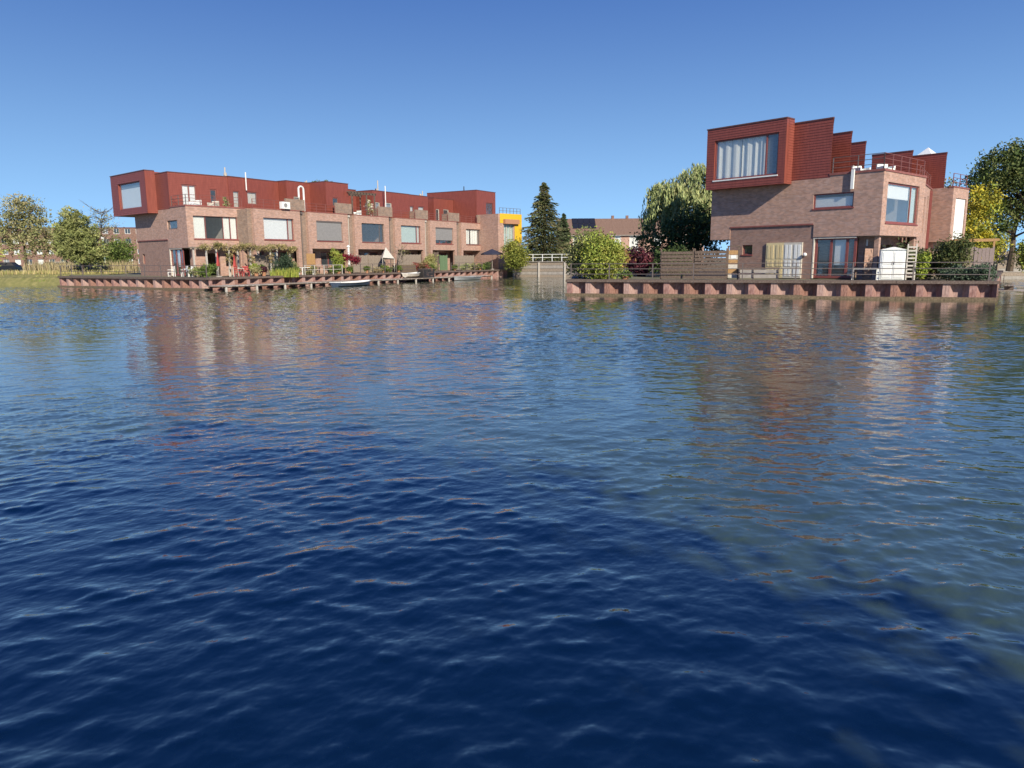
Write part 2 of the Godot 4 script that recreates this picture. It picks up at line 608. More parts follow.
# ------------------------------------------------------------------ land and quays
func build_land() -> void:
	var pl := PackedVector2Array([Vector2(-900, 89), Vector2(-53, 88), Vector2(-48.0, 80.5), Vector2(-46.6, 77.3), Vector2(-26.6, 65.0), Vector2(-1.4, 106.7), Vector2(1.2, 107.2),
		Vector2(10.5, 102.4), Vector2(5.1, 51.4), Vector2(26.5, 42.6), Vector2(53.6, 81.8), Vector2(92, 84), Vector2(900, 84), Vector2(2500, 3800), Vector2(-2500, 3800)])
	var b := MB.new()
	var tr := Geometry2D.triangulate_polygon(pl)
	for i in range(0, tr.size(), 3):
		var q := []
		for k in 3:
			q.append(Vector3(pl[tr[i + k]].x, GROUND - 0.06, -pl[tr[i + k]].y))
		b.tri(q[0], q[1], q[2], Vector3.UP)
	for i in pl.size():
		var p := pl[i]
		var r := pl[(i + 1) % pl.size()]
		b.quad(Vector3(p.x, -2, -p.y), Vector3(r.x, -2, -r.y), Vector3(r.x, GROUND - 0.06, -r.y), Vector3(p.x, GROUND - 0.06, -p.y), Vector3(-(r.y - p.y), 0, -(r.x - p.x)))
	structure("ground", b.mesh(), M.earth)
	b = MB.new()
	b.quad(Vector3(-2600, -2.2, 200), Vector3(2600, -2.2, 200), Vector3(2600, -2.2, -3900), Vector3(-2600, -2.2, -3900), Vector3.UP)
	structure("lake_bed", b.mesh(), M.earth)
	# the sloping grass bank on the left, from the water up to the ground
	b = MB.new()
	var steps := 26
	var last := []
	rng.seed = 91
	for i in steps + 1:
		var x := lerpf(-140, -47.6, i / float(steps))
		var w := rng.randf_range(-0.4, 0.4)
		var zw := lerpf(86.4, 84.6, i / float(steps)) + w
		var row := [Vector3(x, -0.4, -(zw - 0.6)), Vector3(x, 0.12, -zw), Vector3(x, 0.75, -(zw + 1.0)), Vector3(x, GROUND + 0.02, -(zw + 2.6)), Vector3(x, GROUND + 0.05, -(zw + 7.0))]
		if i > 0:
			for k in 4:
				b.quad(last[k], row[k], row[k + 1], last[k + 1], Vector3(0, 1, 0.4))
		last = row
	structure("grass_bank", b.mesh(), M.grass)


func pile_mesh() -> ArrayMesh:
	# one bay of trapezoidal sheet piling, 1.34 m wide along x, z outwards, from below the water to the cap
	var b := MB.new()
	var pr := [Vector2(0.0, 0.0), Vector2(0.36, 0.0), Vector2(0.62, -0.5), Vector2(1.10, -0.5), Vector2(1.34, 0.0)]
	for i in pr.size() - 1:
		var p: Vector2 = pr[i]
		var q: Vector2 = pr[i + 1]
		b.quad(Vector3(p.x, -0.8, p.y), Vector3(q.x, -0.8, q.y), Vector3(q.x, 0.93, q.y), Vector3(p.x, 0.93, p.y), Vector3(0, 0, 1))
	for d in [0.18]:
		b.quad(Vector3(d - 0.012, -0.8, 0.012), Vector3(d + 0.012, -0.8, 0.012), Vector3(d + 0.012, 0.93, 0.012), Vector3(d - 0.012, 0.93, 0.012), Vector3(0, 0, 1))
	return b.mesh()


# a sheet-pile quay of n bays that starts at "at" and runs along local x; the water is on local +z
func quay(label: String, at: Vector3, turn: float, bays: int, pile: Mesh, fender := true) -> Node3D:
	var q := thing("quay_wall", label, "quay wall", at, turn, "steel sheet-pile quay walls")
	for i in bays:
		part(q, "sheet_pile", pile, [M.pile, M.pile_pale, M.pile_rust][(i * 7 + i / 3) % 3], Transform3D(Basis.IDENTITY.scaled(Vector3(1, 1, 0.94 + 0.02 * ((i * 5) % 4))), Vector3(i * 1.34, 0, -0.01 * ((i * 3) % 3))))
	var length := bays * 1.34
	var n := int(ceil(length / 5.4))
	for i in n:
		var x0 := length * i / n + (0.008 if i else -0.06)
		var x1 := length * (i + 1) / n - (0.008 if i < n - 1 else -0.06)
		part(q, "cap_beam", boxm(Vector3(x0, 0.93, -0.85), Vector3(x1, 1.1 + 0.006 * (i % 2), 0.13)), M.cap)
		if fender:
			part(q, "fender_plank", boxm(Vector3(x0, -0.15, 0.03), Vector3(x1, 0.15 + 0.025 * ((i * 7) % 3), 0.24)), M.fender)
	return q


# posts and three rails; xs are the posts' places along local x
func railing(label: String, at: Vector3, turn: float, xs: Array, mat: Material, height := 1.05, rails := [0.36, 0.71, 1.05], drop := 0.0, group := "") -> Node3D:
	var r := thing("railing", label, "railing", at, turn, group)
	var b := MB.new()
	b.box(Vector3(-0.032, -drop, -0.032), Vector3(0.032, height, 0.032))
	var post := b.mesh()
	for x in xs:
		part(r, "post", post, mat, Transform3D(Basis.IDENTITY, Vector3(x, 0, 0)))
	for h in rails:
		b = MB.new()
		b.tube(Vector3(xs[0] - 0.1, h, 0.0), Vector3(xs[-1] + 0.1, h, 0.0), 0.026, 0.026, 6)
		part(r, "rail", b.mesh(), mat)
	return r


func build_quays() -> void:
	var pile := pile_mesh()
	var t := turn_of(ROW)
	# left island: its end face runs left and away, its long face right and away
	quay("pinkish sheet-pile quay wall below the end house, left of the timber jetty", spot(-26.3, 63.8, ROW, 0, 18 * 1.34), t - PI / 2, 18, pile)
	quay("pinkish sheet-pile quay wall behind the long timber jetty", garden(0, 0, 0), t, 37, pile, false)
	quay("rust-pink sheet-pile quay wall below the garden with the white shed", spot(27.0, 41.5, 0.39, 0, 19 * 1.34 - 0.45), turn_of(0.39) - PI / 2, 19, pile)
	quay("sheet-pile return wall at the right end, behind the small landing stage", spot(27.35, 41.75, 0.6, 0, 0), turn_of(0.6), 28, pile, false)
	quay("sheet-pile wall on the far side of the garden with the slatted fence", spot(4.2, 50.9, 0.1, 36 * 1.34, 0), turn_of(0.1) + PI, 36, pile, false)
	railing("rusty three-rail steel railing along the right-hand quay", yard(25.0, -0.02), turn_of(0.39) - PI / 2, [0.3, 3.0, 5.95, 8.6, 11.65, 14.8, 18.0, 21.2, 25.0], M.steel, 1.05, [0.36, 0.71, 1.05], 0.25, "steel quay railings")
	railing("thin steel railing on the quay in front of the left end house", spot(-26.3, 63.8, ROW, 0.15, 24.0, GROUND), t - PI / 2, [0.0, 2.1, 4.1, 7.4, 11.6, 14.6, 17.1, 20.4, 23.6], M.steel, 1.05, [0.5, 1.05], 0.25, "steel quay railings")
	# timber jetty along the long face: posts, beams, planks
	var j := thing("jetty", "long low timber jetty on pale posts below the left terrace", "jetty", garden(0, 0, 0), t)
	var b := MB.new()
	b.box(Vector3(-0.07, -1.2, -0.07), Vector3(0.07, 0.34, 0.07))
	var post := b.mesh()
	for i in 14:
		part(j, "post", post, M.post_pale, Transform3D(Basis.IDENTITY, Vector3(-0.3 + i * 3.2, 0, 2.66)))
	part(j, "edge_beam", boxm(Vector3(-0.6, 0.27, 2.5), Vector3(41.6, 0.37, 2.6)), M.plank_dark)
	part(j, "bearer", boxm(Vector3(-0.6, 0.25, 0.7), Vector3(41.6, 0.36, 0.8)), M.plank_dark)
	rng.seed = 5
	var pm := []
	for k in 4:
		pm.append(boxm(Vector3(0, 0.375, 0.15), Vector3(0.20, 0.41 + 0.004 * k, 2.72 + 0.02 * k)))
	for i in 200:
		part(j, "plank", pm[rng.randi() % 4], [M.plank, M.plank, M.post_pale][rng.randi() % 3], Transform3D(Basis.IDENTITY, Vector3(-0.6 + i * 0.211, 0, 0)))
	# small landing stage at the right end of the right-hand quay
	var s := thing("landing_stage", "small weathered landing stage with bench at the right end of the quay", "jetty", spot(27.6, 42.0, 0.6, 0, 0), turn_of(0.6))
	for i in 11:
		part(s, "plank", pm[i % 4], [M.plank, M.post_pale][i % 2], Transform3D(Basis.IDENTITY.scaled(Vector3(1, 1, 0.5)), Vector3(0.3 + i * 0.211, 0.12, 0.2)))
	for x in [0.35, 1.4, 2.5]:
		part(s, "post", post, M.post_pale, Transform3D(Basis.IDENTITY, Vector3(x, 0.1, 1.68)))
	part(s, "edge_beam", boxm(Vector3(0.25, 0.40, 1.52), Vector3(2.65, 0.49, 1.60)), M.offwhite)
	for k in 3:
		part(s, "bench_board", boxm(Vector3(0.5, 0.78, 0.55 + k * 0.16), Vector3(2.0, 0.82, 0.68 + k * 0.16)), M.plank)
	for x in [0.7, 1.8]:
		part(s, "bench_leg", boxm(Vector3(x, 0.53, 0.55), Vector3(x + 0.08, 0.78, 1.0)), M.plank_dark)
	for k in 4:
		part(s, "bench_back_board", boxm(Vector3(0.5, 0.95 + k * 0.12, 0.46), Vector3(1.1, 1.04 + k * 0.12, 0.5)), M.plank_dark)


# ------------------------------------------------------------------ house kit
# a window in a wall: frame bars, panes, and what hangs behind; thing > window > pane, blind ...
func window(h: Node3D, o: Vector3, sd: Vector3, ind: Vector3, s0: float, s1: float, y0: float, y1: float, opt := {}) -> MeshInstance3D:
	var fr: Material = opt.get("frame", M.red_frame)
	var w: float = opt.get("bar", 0.09)
	var dp: float = opt.get("depth", 0.14)
	var cuts: Array = opt.get("cuts", [])
	var at := func(s: float, y: float, d: float) -> Vector3: return o + sd * s + Vector3(0, y, 0) + ind * d
	var slab := func(b: MB, a: float, c: float, e: float, f: float, d0: float, d1: float) -> void:
		b.hexa([at.call(a, e, d0), at.call(c, e, d0), at.call(c, e, d1), at.call(a, e, d1), at.call(a, f, d0), at.call(c, f, d0), at.call(c, f, d1), at.call(a, f, d1)])
	var b := MB.new()
	slab.call(b, s0, s1, y0, y0 + w, dp, dp + 0.08)
	slab.call(b, s0, s1, y1 - w, y1, dp, dp + 0.08)
	var edges := [s0 + w / 2]
	edges.append_array(cuts)
	edges.append(s1 - w / 2)
	for e in edges:
		slab.call(b, e - w / 2, e + w / 2, y0 + w, y1 - w, dp + 0.002, dp + 0.078)
	for e in opt.get("bars_y", []):
		slab.call(b, s0 + w, s1 - w, e - w / 3, e + w / 3, dp + 0.004, dp + 0.07)
	var win := part(h, opt.get("called", "window"), b.mesh(), fr)
	for i in edges.size() - 1:
		b = MB.new()
		slab.call(b, edges[i] + w / 2, edges[i + 1] - w / 2, y0 + w, y1 - w, dp + 0.035, dp + 0.045)
		part(win, "pane", b.mesh(), M.glass)
	if opt.has("sill"):
		b = MB.new()
		slab.call(b, s0 - 0.06, s1 + 0.06, y0 - 0.09, y0 - 0.005, -0.05, dp)
		part(win, "sill", b.mesh(), opt.sill)
	for d in opt.get("blinds", []):        # [s0, s1, y0, y1, material]
		b = MB.new()
		slab.call(b, d[0], d[1], d[2], d[3], dp + 0.13, dp + 0.15)
		part(win, "blind", b.mesh(), d[4])
	for d in opt.get("curtains", []):      # folded cloth
		b = MB.new()
		var k := 0
		var s: float = d[0]
		var step := 0.07
		rng.seed = 1000 + int(s0 * 100) + int(d[0] * 31)
		var ph := 0.0
		while s < d[1] - 0.01:
			var s2 := minf(s + step, d[1])
			var d0 := 0.15 + 0.05 * sin(ph)
			ph += rng.randf_range(0.15, 1.3)
			var d1 := 0.15 + 0.05 * sin(ph)
			b.quad(at.call(s, d[2], dp + d0), at.call(s2, d[2], dp + d1), at.call(s2, d[3], dp + d1), at.call(s, d[3], dp + d0), -ind)
			s = s2
			k += 1
		part(win, "curtain", b.mesh(), d[4])
	return win


# the red upper storey of a house: a box with lapped boards on the faces seen, x0..x1 along, z front to back, y0..y1
func red_box(h: Node3D, x0: float, x1: float, zf: float, zb: float, y0: float, y1: float, front_holes := [], called := "upper_storey", side_holes := []) -> MeshInstance3D:
	var b := MB.new()
	b.wall(Vector3(x0, 0, zf), Vector3.RIGHT, Vector3(0, 0, -1), x1 - x0, y0, y1, 0.25, front_holes, 0.17)
	b.wall(Vector3(x0, 0, zf - 0.25), Vector3(0, 0, -1), Vector3.RIGHT, zf - zb - 0.25, y0, y1, 0.25, side_holes, 0.17)
	b.wall(Vector3(x1, 0, zf - 0.25), Vector3(0, 0, -1), Vector3.LEFT, zf - zb - 0.25, y0, y1, 0.25, [], 0.17)
	b.wall(Vector3(x0 + 0.25, 0, zb), Vector3.RIGHT, Vector3(0, 0, 1), x1 - x0 - 0.5, y0, y1, 0.25)
	b.box(Vector3(x0 + 0.25, y1 - 0.3, zb + 0.25), Vector3(x1 - 0.25, y1 - 0.06, zf - 0.25))
	var m := part(h, called, b.mesh(), M.siding)
	b = MB.new()
	b.box(Vector3(x0 - 0.04, y1, zf - 0.2), Vector3(x1 + 0.04, y1 + 0.07, zf + 0.05))
	b.box(Vector3(x0 - 0.04, y1, zb - 0.03), Vector3(x0 + 0.2, y1 + 0.068, zf - 0.2))
	b.box(Vector3(x1 - 0.2, y1, zb - 0.03), Vector3(x1 + 0.04, y1 + 0.068, zf - 0.2))
	part(m, "coping", b.mesh(), M.coping)
	return m


func terrace_rail(h: Node3D, p: Vector3, q: Vector3, mat: Material, height := 0.95, every := 1.4, rails := 3) -> void:
	var b := MB.new()
	var n := maxi(1, int(round(p.distance_to(q) / every)))
	for i in n + 1:
		var c := p.lerp(q, i / float(n))
		b.box(c + Vector3(-0.025, 0, -0.025), c + Vector3(0.025, height, 0.025))
	for k in rails:
		var y := height * (k + 1) / rails
		b.tube(p + Vector3(0, y, 0), q + Vector3(0, y, 0), 0.022, 0.022, 5)
	part(h, "terrace_railing", b.mesh(), mat)


# end house: local x along the front, local z out of the front; its end face is x = 0 and looks along -x, b = -z runs along it
func end_house(h: Node3D, o: Dictionary) -> void:
	var W: float = o.width
	var L: float = o.length
	var back := Vector3(0, 0, -1)
	var box: Array = o.box              # b0, b1, y0, y1, projection
	var V: float = o.red_from           # the red storey starts this far behind the front
	# brick body of the first floor, end face and front
	var b := MB.new()
	b.wall(Vector3.ZERO, back, Vector3.RIGHT, W, 3.82, 7.72, 0.35, o.end_holes + [[o.door[1] + 0.1, o.ground_end, 3.82, 4.64]])
	b.wall(Vector3(0.35, 0, 0), Vector3.RIGHT, back, L - 0.35, 3.82, 7.72, 0.35, o.front_holes)
	b.wall(Vector3(L, 0, -0.35), back, Vector3.LEFT, W - 0.35, 3.82, 7.72, 0.3)
	b.wall(Vector3(0.35, 0, -W), Vector3.RIGHT, Vector3(0, 0, 1), L - 0.65, 3.82, 7.72, 0.3)
	part(h, "brick_wall", b.mesh(), M.brick_pink)
	part(h, "floor_slab", boxm(Vector3(0.35, 3.80, -W + 0.3), Vector3(L - 0.3, 4.0, -0.35)), M.room)
	part(h, "terrace_floor", boxm(Vector3(0.35, 7.4, -W + 0.3), Vector3(L - 0.3, 7.6, -0.35)), M.roof_felt)
	part(h, "ceiling_partition", boxm(Vector3(L * 0.72, 4.0, -W + 0.3), Vector3(L * 0.72 + 0.1, 7.4, -0.4)), M.room)
	b = MB.new()
	b.box(Vector3(-0.05, 7.72, -V - 0.03), Vector3(0.37, 7.86, 0.05))
	b.box(Vector3(0.37, 7.722, -0.37), Vector3(L + 0.03, 7.858, 0.05))
	part(h, "parapet_coping", b.mesh(), M.trim)
	# ground floor: darker brick, set back under the first floor at the front
	b = MB.new()
	b.wall(Vector3(0.06, 0, -o.door[1] - 0.12), back, Vector3.RIGHT, o.ground_end - o.door[1] - 0.12, 0.9, 4.62, 0.3, o.ground_holes)
	part(h, "ground_floor_wall", b.mesh(), M.brick_mauve)
	part(h, "ledge", boxm(Vector3(-0.03, 4.62, -o.ground_end), Vector3(0.055, 4.72, -o.door[1] - 0.14)), M.trim)
	b = MB.new()
	b.wall(Vector3(0.9, 0, -1.3), back, Vector3.RIGHT, o.door[0] - 1.3 + 0.2, 0.9, 3.80, 0.25)
	b.wall(Vector3(1.15, 0, -1.3), Vector3.RIGHT, back, L - 1.15, 0.9, 3.80, 0.25, [[1.2, 2.6, 0.9, 3.3], [3.2, 4.4, 2.0, 3.3]])
	b.wall(Vector3(1.6, 0, -o.ground_end), Vector3.RIGHT, Vector3(0, 0, 1), L - 1.6, 0.9, 3.80, 0.25)
	b.wall(Vector3(L, 0, -1.55), back, Vector3.LEFT, o.ground_end - 1.8, 0.9, 3.80, 0.25)
	b.box(Vector3(0.37, 0.9, -o.ground_end), Vector3(0.62, 3.80, -o.ground_end + 0.3))
	part(h, "recessed_wall", b.mesh(), M.brick_pink)
	for x in [0.5, L - 0.6]:
		part(h, "pillar", boxm(Vector3(x, 0.9, -0.5), Vector3(x + 0.28, 3.80, -0.22)), M.brick_pink)
	# glazed garden door in the end face
	var d0: float = o.door[0]
	var d1: float = o.door[1]
	window(h, Vector3(0.12, 0, 0), back, Vector3.RIGHT, d0, d1, 1.12, 3.78, {"called": "garden_door", "depth": 0.05, "bar": 0.16, "cuts": [d0 + (d1 - d0) * 0.22, d0 + (d1 - d0) * 0.60],
		"blinds": [[d0 + 0.75, d0 + 1.45, 2.0, 3.6, M.cloth]]})
	b = MB.new()
	b.box(Vector3(0.04, 1.1, -d1 - 0.09), Vector3(0.2, 3.79, -d1 - 0.005))
	b.box(Vector3(0.04, 3.70, -d1), Vector3(0.16, 3.79, -d0))
	part(h, "door_surround", b.mesh(), M.offwhite)
	# red storey and the projecting box with the large window
	var top: float = o.top
	if o.has("skew"):
		var k: float = o.skew
		red_poly(h, [Vector3(0, 0, -V), Vector3(0, 0, -W), Vector3(cos(k) * 6, 0, -W - sin(k) * 6), Vector3(cos(k) * 6, 0, -V - sin(k) * 6)], 7.6, top)
	else:
		red_box(h, 0.0, L + 0.2, -V, -W, 7.6, top, o.get("red_front_holes", []))
	var p: float = box[4]
	var g: Array = o.glass              # opening in the box, along b, and heights
	b = MB.new()
	b.wall(Vector3(-p, 0, -box[0]), back, Vector3.RIGHT, box[1] - box[0], box[2], box[3], 0.3, [[g[0] - box[0], g[1] - box[0], g[2], g[3]]], 0.17)
	b.wall(Vector3(-p + 0.3, 0, -box[0]), Vector3.RIGHT, back, p - 0.31, box[2], box[3], 0.25, [], 0.17)
	b.wall(Vector3(-p + 0.3, 0, -box[1]), Vector3.RIGHT, Vector3(0, 0, 1), p - 0.31 + (3.0 if box[1] > W else 0.0), box[2], box[3], 0.25, [], 0.17)
	var deep := 3.0 if box[1] > W else -0.01
	b.box(Vector3(-p + 0.3, box[3] - 0.25, -box[1] + 0.25), Vector3(deep, box[3] - 0.04, -box[0] - 0.25))
	b.box(Vector3(-p + 0.3, box[2] + 0.02, -box[1] + 0.25), Vector3(-0.01, box[2] + 0.2, -box[0] - 0.25))
	if box[1] > W:
		b.box(Vector3(0.0, box[2] + 0.02, -box[1] + 0.25), Vector3(3.0, box[2] + 0.2, -W - 0.01))
		b.box(Vector3(2.75, box[2], -box[1] + 0.25), Vector3(3.0, box[3] - 0.04, -W - 0.01))
	var bay := part(h, "box_bay", b.mesh(), M.siding)
	b = MB.new()
	b.box(Vector3(-p - 0.05, box[3], -box[1] - 0.04), Vector3(-p + 0.25, box[3] + 0.08, -box[0] + 0.04))
	b.box(Vector3(-p + 0.25, box[3], -box[0] - 0.2), Vector3(-0.06, box[3] + 0.078, -box[0] + 0.04))
	part(bay, "coping", b.mesh(), M.coping)
	window(h, Vector3(-p, 0, 0), back, Vector3.RIGHT, g[0], g[1], g[2], g[3], o.glass_look)
	part(h, "bay_back_wall", boxm(Vector3(-0.005, box[2] + 0.3, -minf(box[1], W) + 0.3), Vector3(0.0, box[3] - 0.3, -box[0] - 0.3)), M.room)
	if o.has("front_window"):
		var f: Array = o.front_window
		window(h, Vector3.ZERO, Vector3.RIGHT, back, f[0], f[1], f[2], f[3], o.front_look)
	terrace_rail(h, Vector3(0.12, 7.86, -V + 0.1), Vector3(0.12, 7.86, -0.1), M.steel)
	terrace_rail(h, Vector3(0.12, 7.86, -0.1), Vector3(L - 0.2, 7.86, -0.1), M.rail_red)


func build_right_house() -> void:
	var h := thing("end_house", "large brick end house with red box window full of pale curtains, right shore", "house", Vector3(23.01, 0, -46.28), turn_of(0.85), "brick houses with red upper storeys")
	var back := Vector3(0, 0, -1)
	end_house(h, {"width": 12.25, "length": 6.75, "box": [6.05, 12.15, 7.38, 11.55, 1.0], "red_from": 3.4, "ground_end": 10.6, "door": [1.45, 4.2], "top": 11.28, "skew": 0.46,
		"end_holes": [[1.77, 4.42, 5.66, 6.6]], "ground_holes": [[8.77 - 4.32, 9.57 - 4.32, 2.72, 3.4]],
		"front_holes": [[0.7 - 0.35, 5.8 - 0.35, 4.62, 7.1]],
		"glass": [6.58, 11.5, 8.0, 10.75],
		"glass_look": {"bar": 0.1, "depth": 0.1, "cuts": [7.5], "curtains": [[7.55, 9.4, 8.1, 10.7, M.cloth], [9.45, 11.45, 8.1, 10.7, M.cloth]], "blinds": [[6.63, 7.45, 8.05, 10.7, M.blind_blue]], "sill": M.white},
		"front_window": [0.7, 5.8, 4.62, 7.1], "front_look": {"cuts": [4.65], "bar": 0.1, "depth": 0.1, "blinds": [[0.8, 4.55, 6.15, 7.02, M.cloth]], "curtains": [[4.75, 5.7, 4.72, 7.0, M.mint]], "sill": M.red_frame}})
	window(h, Vector3.ZERO, back, Vector3.RIGHT, 1.77, 4.42, 5.66, 6.6, {"bar": 0.08, "depth": 0.06, "sill": M.red_frame, "blinds": [[1.85, 4.35, 5.74, 6.35, M.cloth]]})
	window(h, Vector3(0.06, 0, 0), back, Vector3.RIGHT, 8.77, 9.57, 2.72, 3.4, {"bar": 0.06, "sill": M.red_frame})
	# old double doors kept against the wall
	for k in 4:
		var b0 := 4.98 + k * 0.66
		var b := MB.new()
		b.box(Vector3(-0.06, 1.1, -b0 - 0.66), Vector3(0.05, 3.5, -b0))
		var d := part(h, "panelled_door", b.mesh(), M.offwhite if k < 2 else M.cream)
		for q in [[1.25, 1.75], [1.9, 2.3], [2.42, 3.35]]:
			for s in 2:
				b = MB.new()
				b.box(Vector3(-0.085, q[0], -b0 - 0.10 - s * 0.26 - 0.19), Vector3(-0.061, q[1], -b0 - 0.10 - s * 0.26))
				part(d, "panel", b.mesh(), M.white if k < 2 else M.cream)
	var lb := MB.new()
	lb.ball(Vector3(-0.14, 2.68, -4.72), Vector3(0.13, 0.13, 0.13))
	lb.box(Vector3(-0.05, 2.62, -4.77), Vector3(0.05, 2.74, -4.67))
	part(h, "wall_lamp", lb.mesh(), M.globe)
	part(h, "rain_spout", boxm(Vector3(-0.2, 6.75, -1.95), Vector3(-0.08, 7.95, -1.77)), M.white)
	part(h, "house_number", boxm(Vector3(0.86, 3.2, -1.15), Vector3(0.89, 3.6, -1.05)), M.white)
	# furniture on the terrace
	lounger("white covered lounge chair on the right-hand roof terrace, by the red wall", spot(23.01, 46.28, 0.85, 2.2, 2.4, 7.6), 0.3, M.cloth)
	lounger("white covered lounge chair on the right-hand roof terrace, nearer the corner", spot(23.01, 46.28, 0.85, 2.6, 1.0, 7.6), 0.1, M.cloth)
	# next house in the row, seen almost edge-on
	var e := thing("terraced_house", "narrow brick terrace front squeezed between end house and white-panelled bay", "house", Vector3(28.1, 0, -50.75), turn_of(0.60), "brick houses with red upper storeys")
	var b := MB.new()
	b.wall(Vector3(0.02, 0, -0.3), Vector3.RIGHT, back, 8.0, 0.9, 7.5, 0.35, [[1.2, 2.0, 4.4, 6.9], [2.9, 3.8, 4.2, 6.7], [5.2, 5.9, 4.2, 6.9]])
	part(e, "brick_wall", b.mesh(), M.brick_pink)
	for w in [[1.2, 2.0, 4.4, 6.9], [2.9, 3.8, 4.2, 6.7], [5.2, 5.9, 4.2, 6.9]]:
		window(e, Vector3(0.02, 0, -0.3), Vector3.RIGHT, back, w[0], w[1], w[2], w[3], {"bar": 0.07})
	part(e, "parapet_coping", boxm(Vector3(0.0, 7.5, -0.7), Vector3(8.0, 7.62, -0.25)), M.trim)
	part(e, "rear_body", boxm(Vector3(0.4, 0.9, -9.0), Vector3(8.0, 7.3, -1.6)), M.brick_pink)
	terrace_rail(e, Vector3(0.4, 7.62, -0.45), Vector3(7.8, 7.62, -0.45), M.rail_red)
	for k in 3:
		part(e, "pipe", boxm(Vector3(6.5 + k * 0.5, 1.1, -0.29), Vector3(6.6 + k * 0.5, 7.4, -0.2)), M.red_frame)
	red_world(e, 24.42, 54.21, 0.8876, 0.41, 5.0, 3.6, 7.4, 11.3)
	red_world(e, 27.64, 58.83, 0.8876, 0.425, 5.0, 5.0, 7.4, 11.3)
	# white-panelled bay and the houses behind it
	var f := thing("bay_house", "brick bay house with tall white panel window, far right of the row", "house", Vector3(33.25, 0, -56.2), turn_of(0.86), "brick houses with red upper storeys")
	b = MB.new()
	b.wall(Vector3.ZERO, back, Vector3.RIGHT, 4.0, 3.6, 7.6, 0.3)
	b.wall(Vector3(0.3, 0, 0), Vector3.RIGHT, back, 2.9, 3.6, 7.6, 0.3, [[0.35, 2.55, 3.72, 6.85]])
	b.wall(Vector3(3.2, 0, -0.3), back, Vector3.LEFT, 3.7, 3.6, 7.6, 0.3)
	b.wall(Vector3(0.6, 0, -1.2), Vector3.RIGHT, back, 2.4, 0.9, 3.6, 0.3)
	b.wall(Vector3(0.3, 0, -1.2), back, Vector3.RIGHT, 2.8, 0.9, 3.6, 0.3)
	part(f, "brick_wall", b.mesh(), M.brick_pink)
	part(f, "roof", boxm(Vector3(0.3, 7.2, -4.0), Vector3(2.9, 7.4, -0.3)), M.roof_felt)
	part(f, "white_panel", boxm(Vector3(0.68, 3.75, -0.2), Vector3(2.82, 6.82, -0.08)), M.white)
	part(f, "parapet_coping", boxm(Vector3(-0.03, 7.6, -0.35), Vector3(3.22, 7.7, 0.04)), M.trim)
	terrace_rail(f, Vector3(0.2, 7.7, -0.15), Vector3(3.0, 7.7, -0.15), M.rail_red)
	part(f, "rear_body", boxm(Vector3(0.4, 0.9, -10.0), Vector3(9.0, 7.2, -4.1)), M.brick_pink)
	red_world(f, 34.05, 63.89, 0.8876, 0.475, 3.4, 5.0, 7.2, 11.3)
	red_world(f, 37.72, 65.23, 0.8876, 0.51, 3.4, 5.0, 7.2, 11.3)
	var py := MB.new()
	var apex := Vector3(0, 1.25, 0)
	var bs := [Vector3(-1.2, 0, -1.2), Vector3(1.2, 0, -1.2), Vector3(1.2, 0, 1.2), Vector3(-1.2, 0, 1.2)]
	for i in 4:
		py.tri(bs[i], bs[(i + 1) % 4], apex, bs[i] + bs[(i + 1) % 4])
	part(f, "skylight", py.mesh(), M.white, f.transform.affine_inverse() * Transform3D(Basis(Vector3.UP, 0.6), Vector3(38.3, 11.1, -69.3)))


# a red storey on a plan given as corners (x, z) in the house's own axes, lapped boards all round
func red_poly(h: Node3D, pts: Array, y0: float, y1: float) -> MeshInstance3D:
	var mid := Vector3.ZERO
	for p in pts:
		mid += p / pts.size()
	var b := MB.new()
	var c := MB.new()
	for i in pts.size():
		var p: Vector3 = pts[i]
		var q: Vector3 = pts[(i + 1) % pts.size()]
		var d := (q - p).normalized()
		var ind := d.cross(Vector3.UP)
		if ind.dot(mid - p) < 0:
			ind = -ind
		b.wall(p, d, ind, p.distance_to(q), y0, y1, 0.012, [], 0.17)
		var lift := Vector3(0, y1 + 0.002 * i, 0)
		c.hexa([p - ind * 0.05 + lift, q - ind * 0.05 + lift, q + ind * 0.03 + lift, p + ind * 0.03 + lift,
			p - ind * 0.05 + lift + Vector3(0, 0.08, 0), q - ind * 0.05 + lift + Vector3(0, 0.08, 0), q + ind * 0.03 + lift + Vector3(0, 0.08, 0), p + ind * 0.03 + lift + Vector3(0, 0.08, 0)])
	for i in range(1, pts.size() - 1):
		b.tri(pts[0] + Vector3(0, y1 - 0.06, 0), pts[i] + Vector3(0, y1 - 0.06, 0), pts[i + 1] + Vector3(0, y1 - 0.06, 0), Vector3.UP)
	var m := part(h, "upper_storey", b.mesh(), M.siding)
	part(m, "coping", c.mesh(), M.coping)
	return m


# the same, given by its near right corner in the plan: "wide" metres to the left along the end face, "deep" metres back along the row
func red_world(h: Node3D, x: float, zf: float, face: float, along: float, wide: float, deep: float, y0: float, y1: float) -> void:
	var inv := h.transform.affine_inverse()
	var pts := []
	for q in [[0.0, 0.0], [0.0, wide], [deep, wide], [deep, 0.0]]:
		pts.append(inv * (spot(x, zf, face, 0, q[1]) + Vector3(sin(along), 0, -cos(along)) * q[0]))
	red_poly(h, pts, y0, y1)


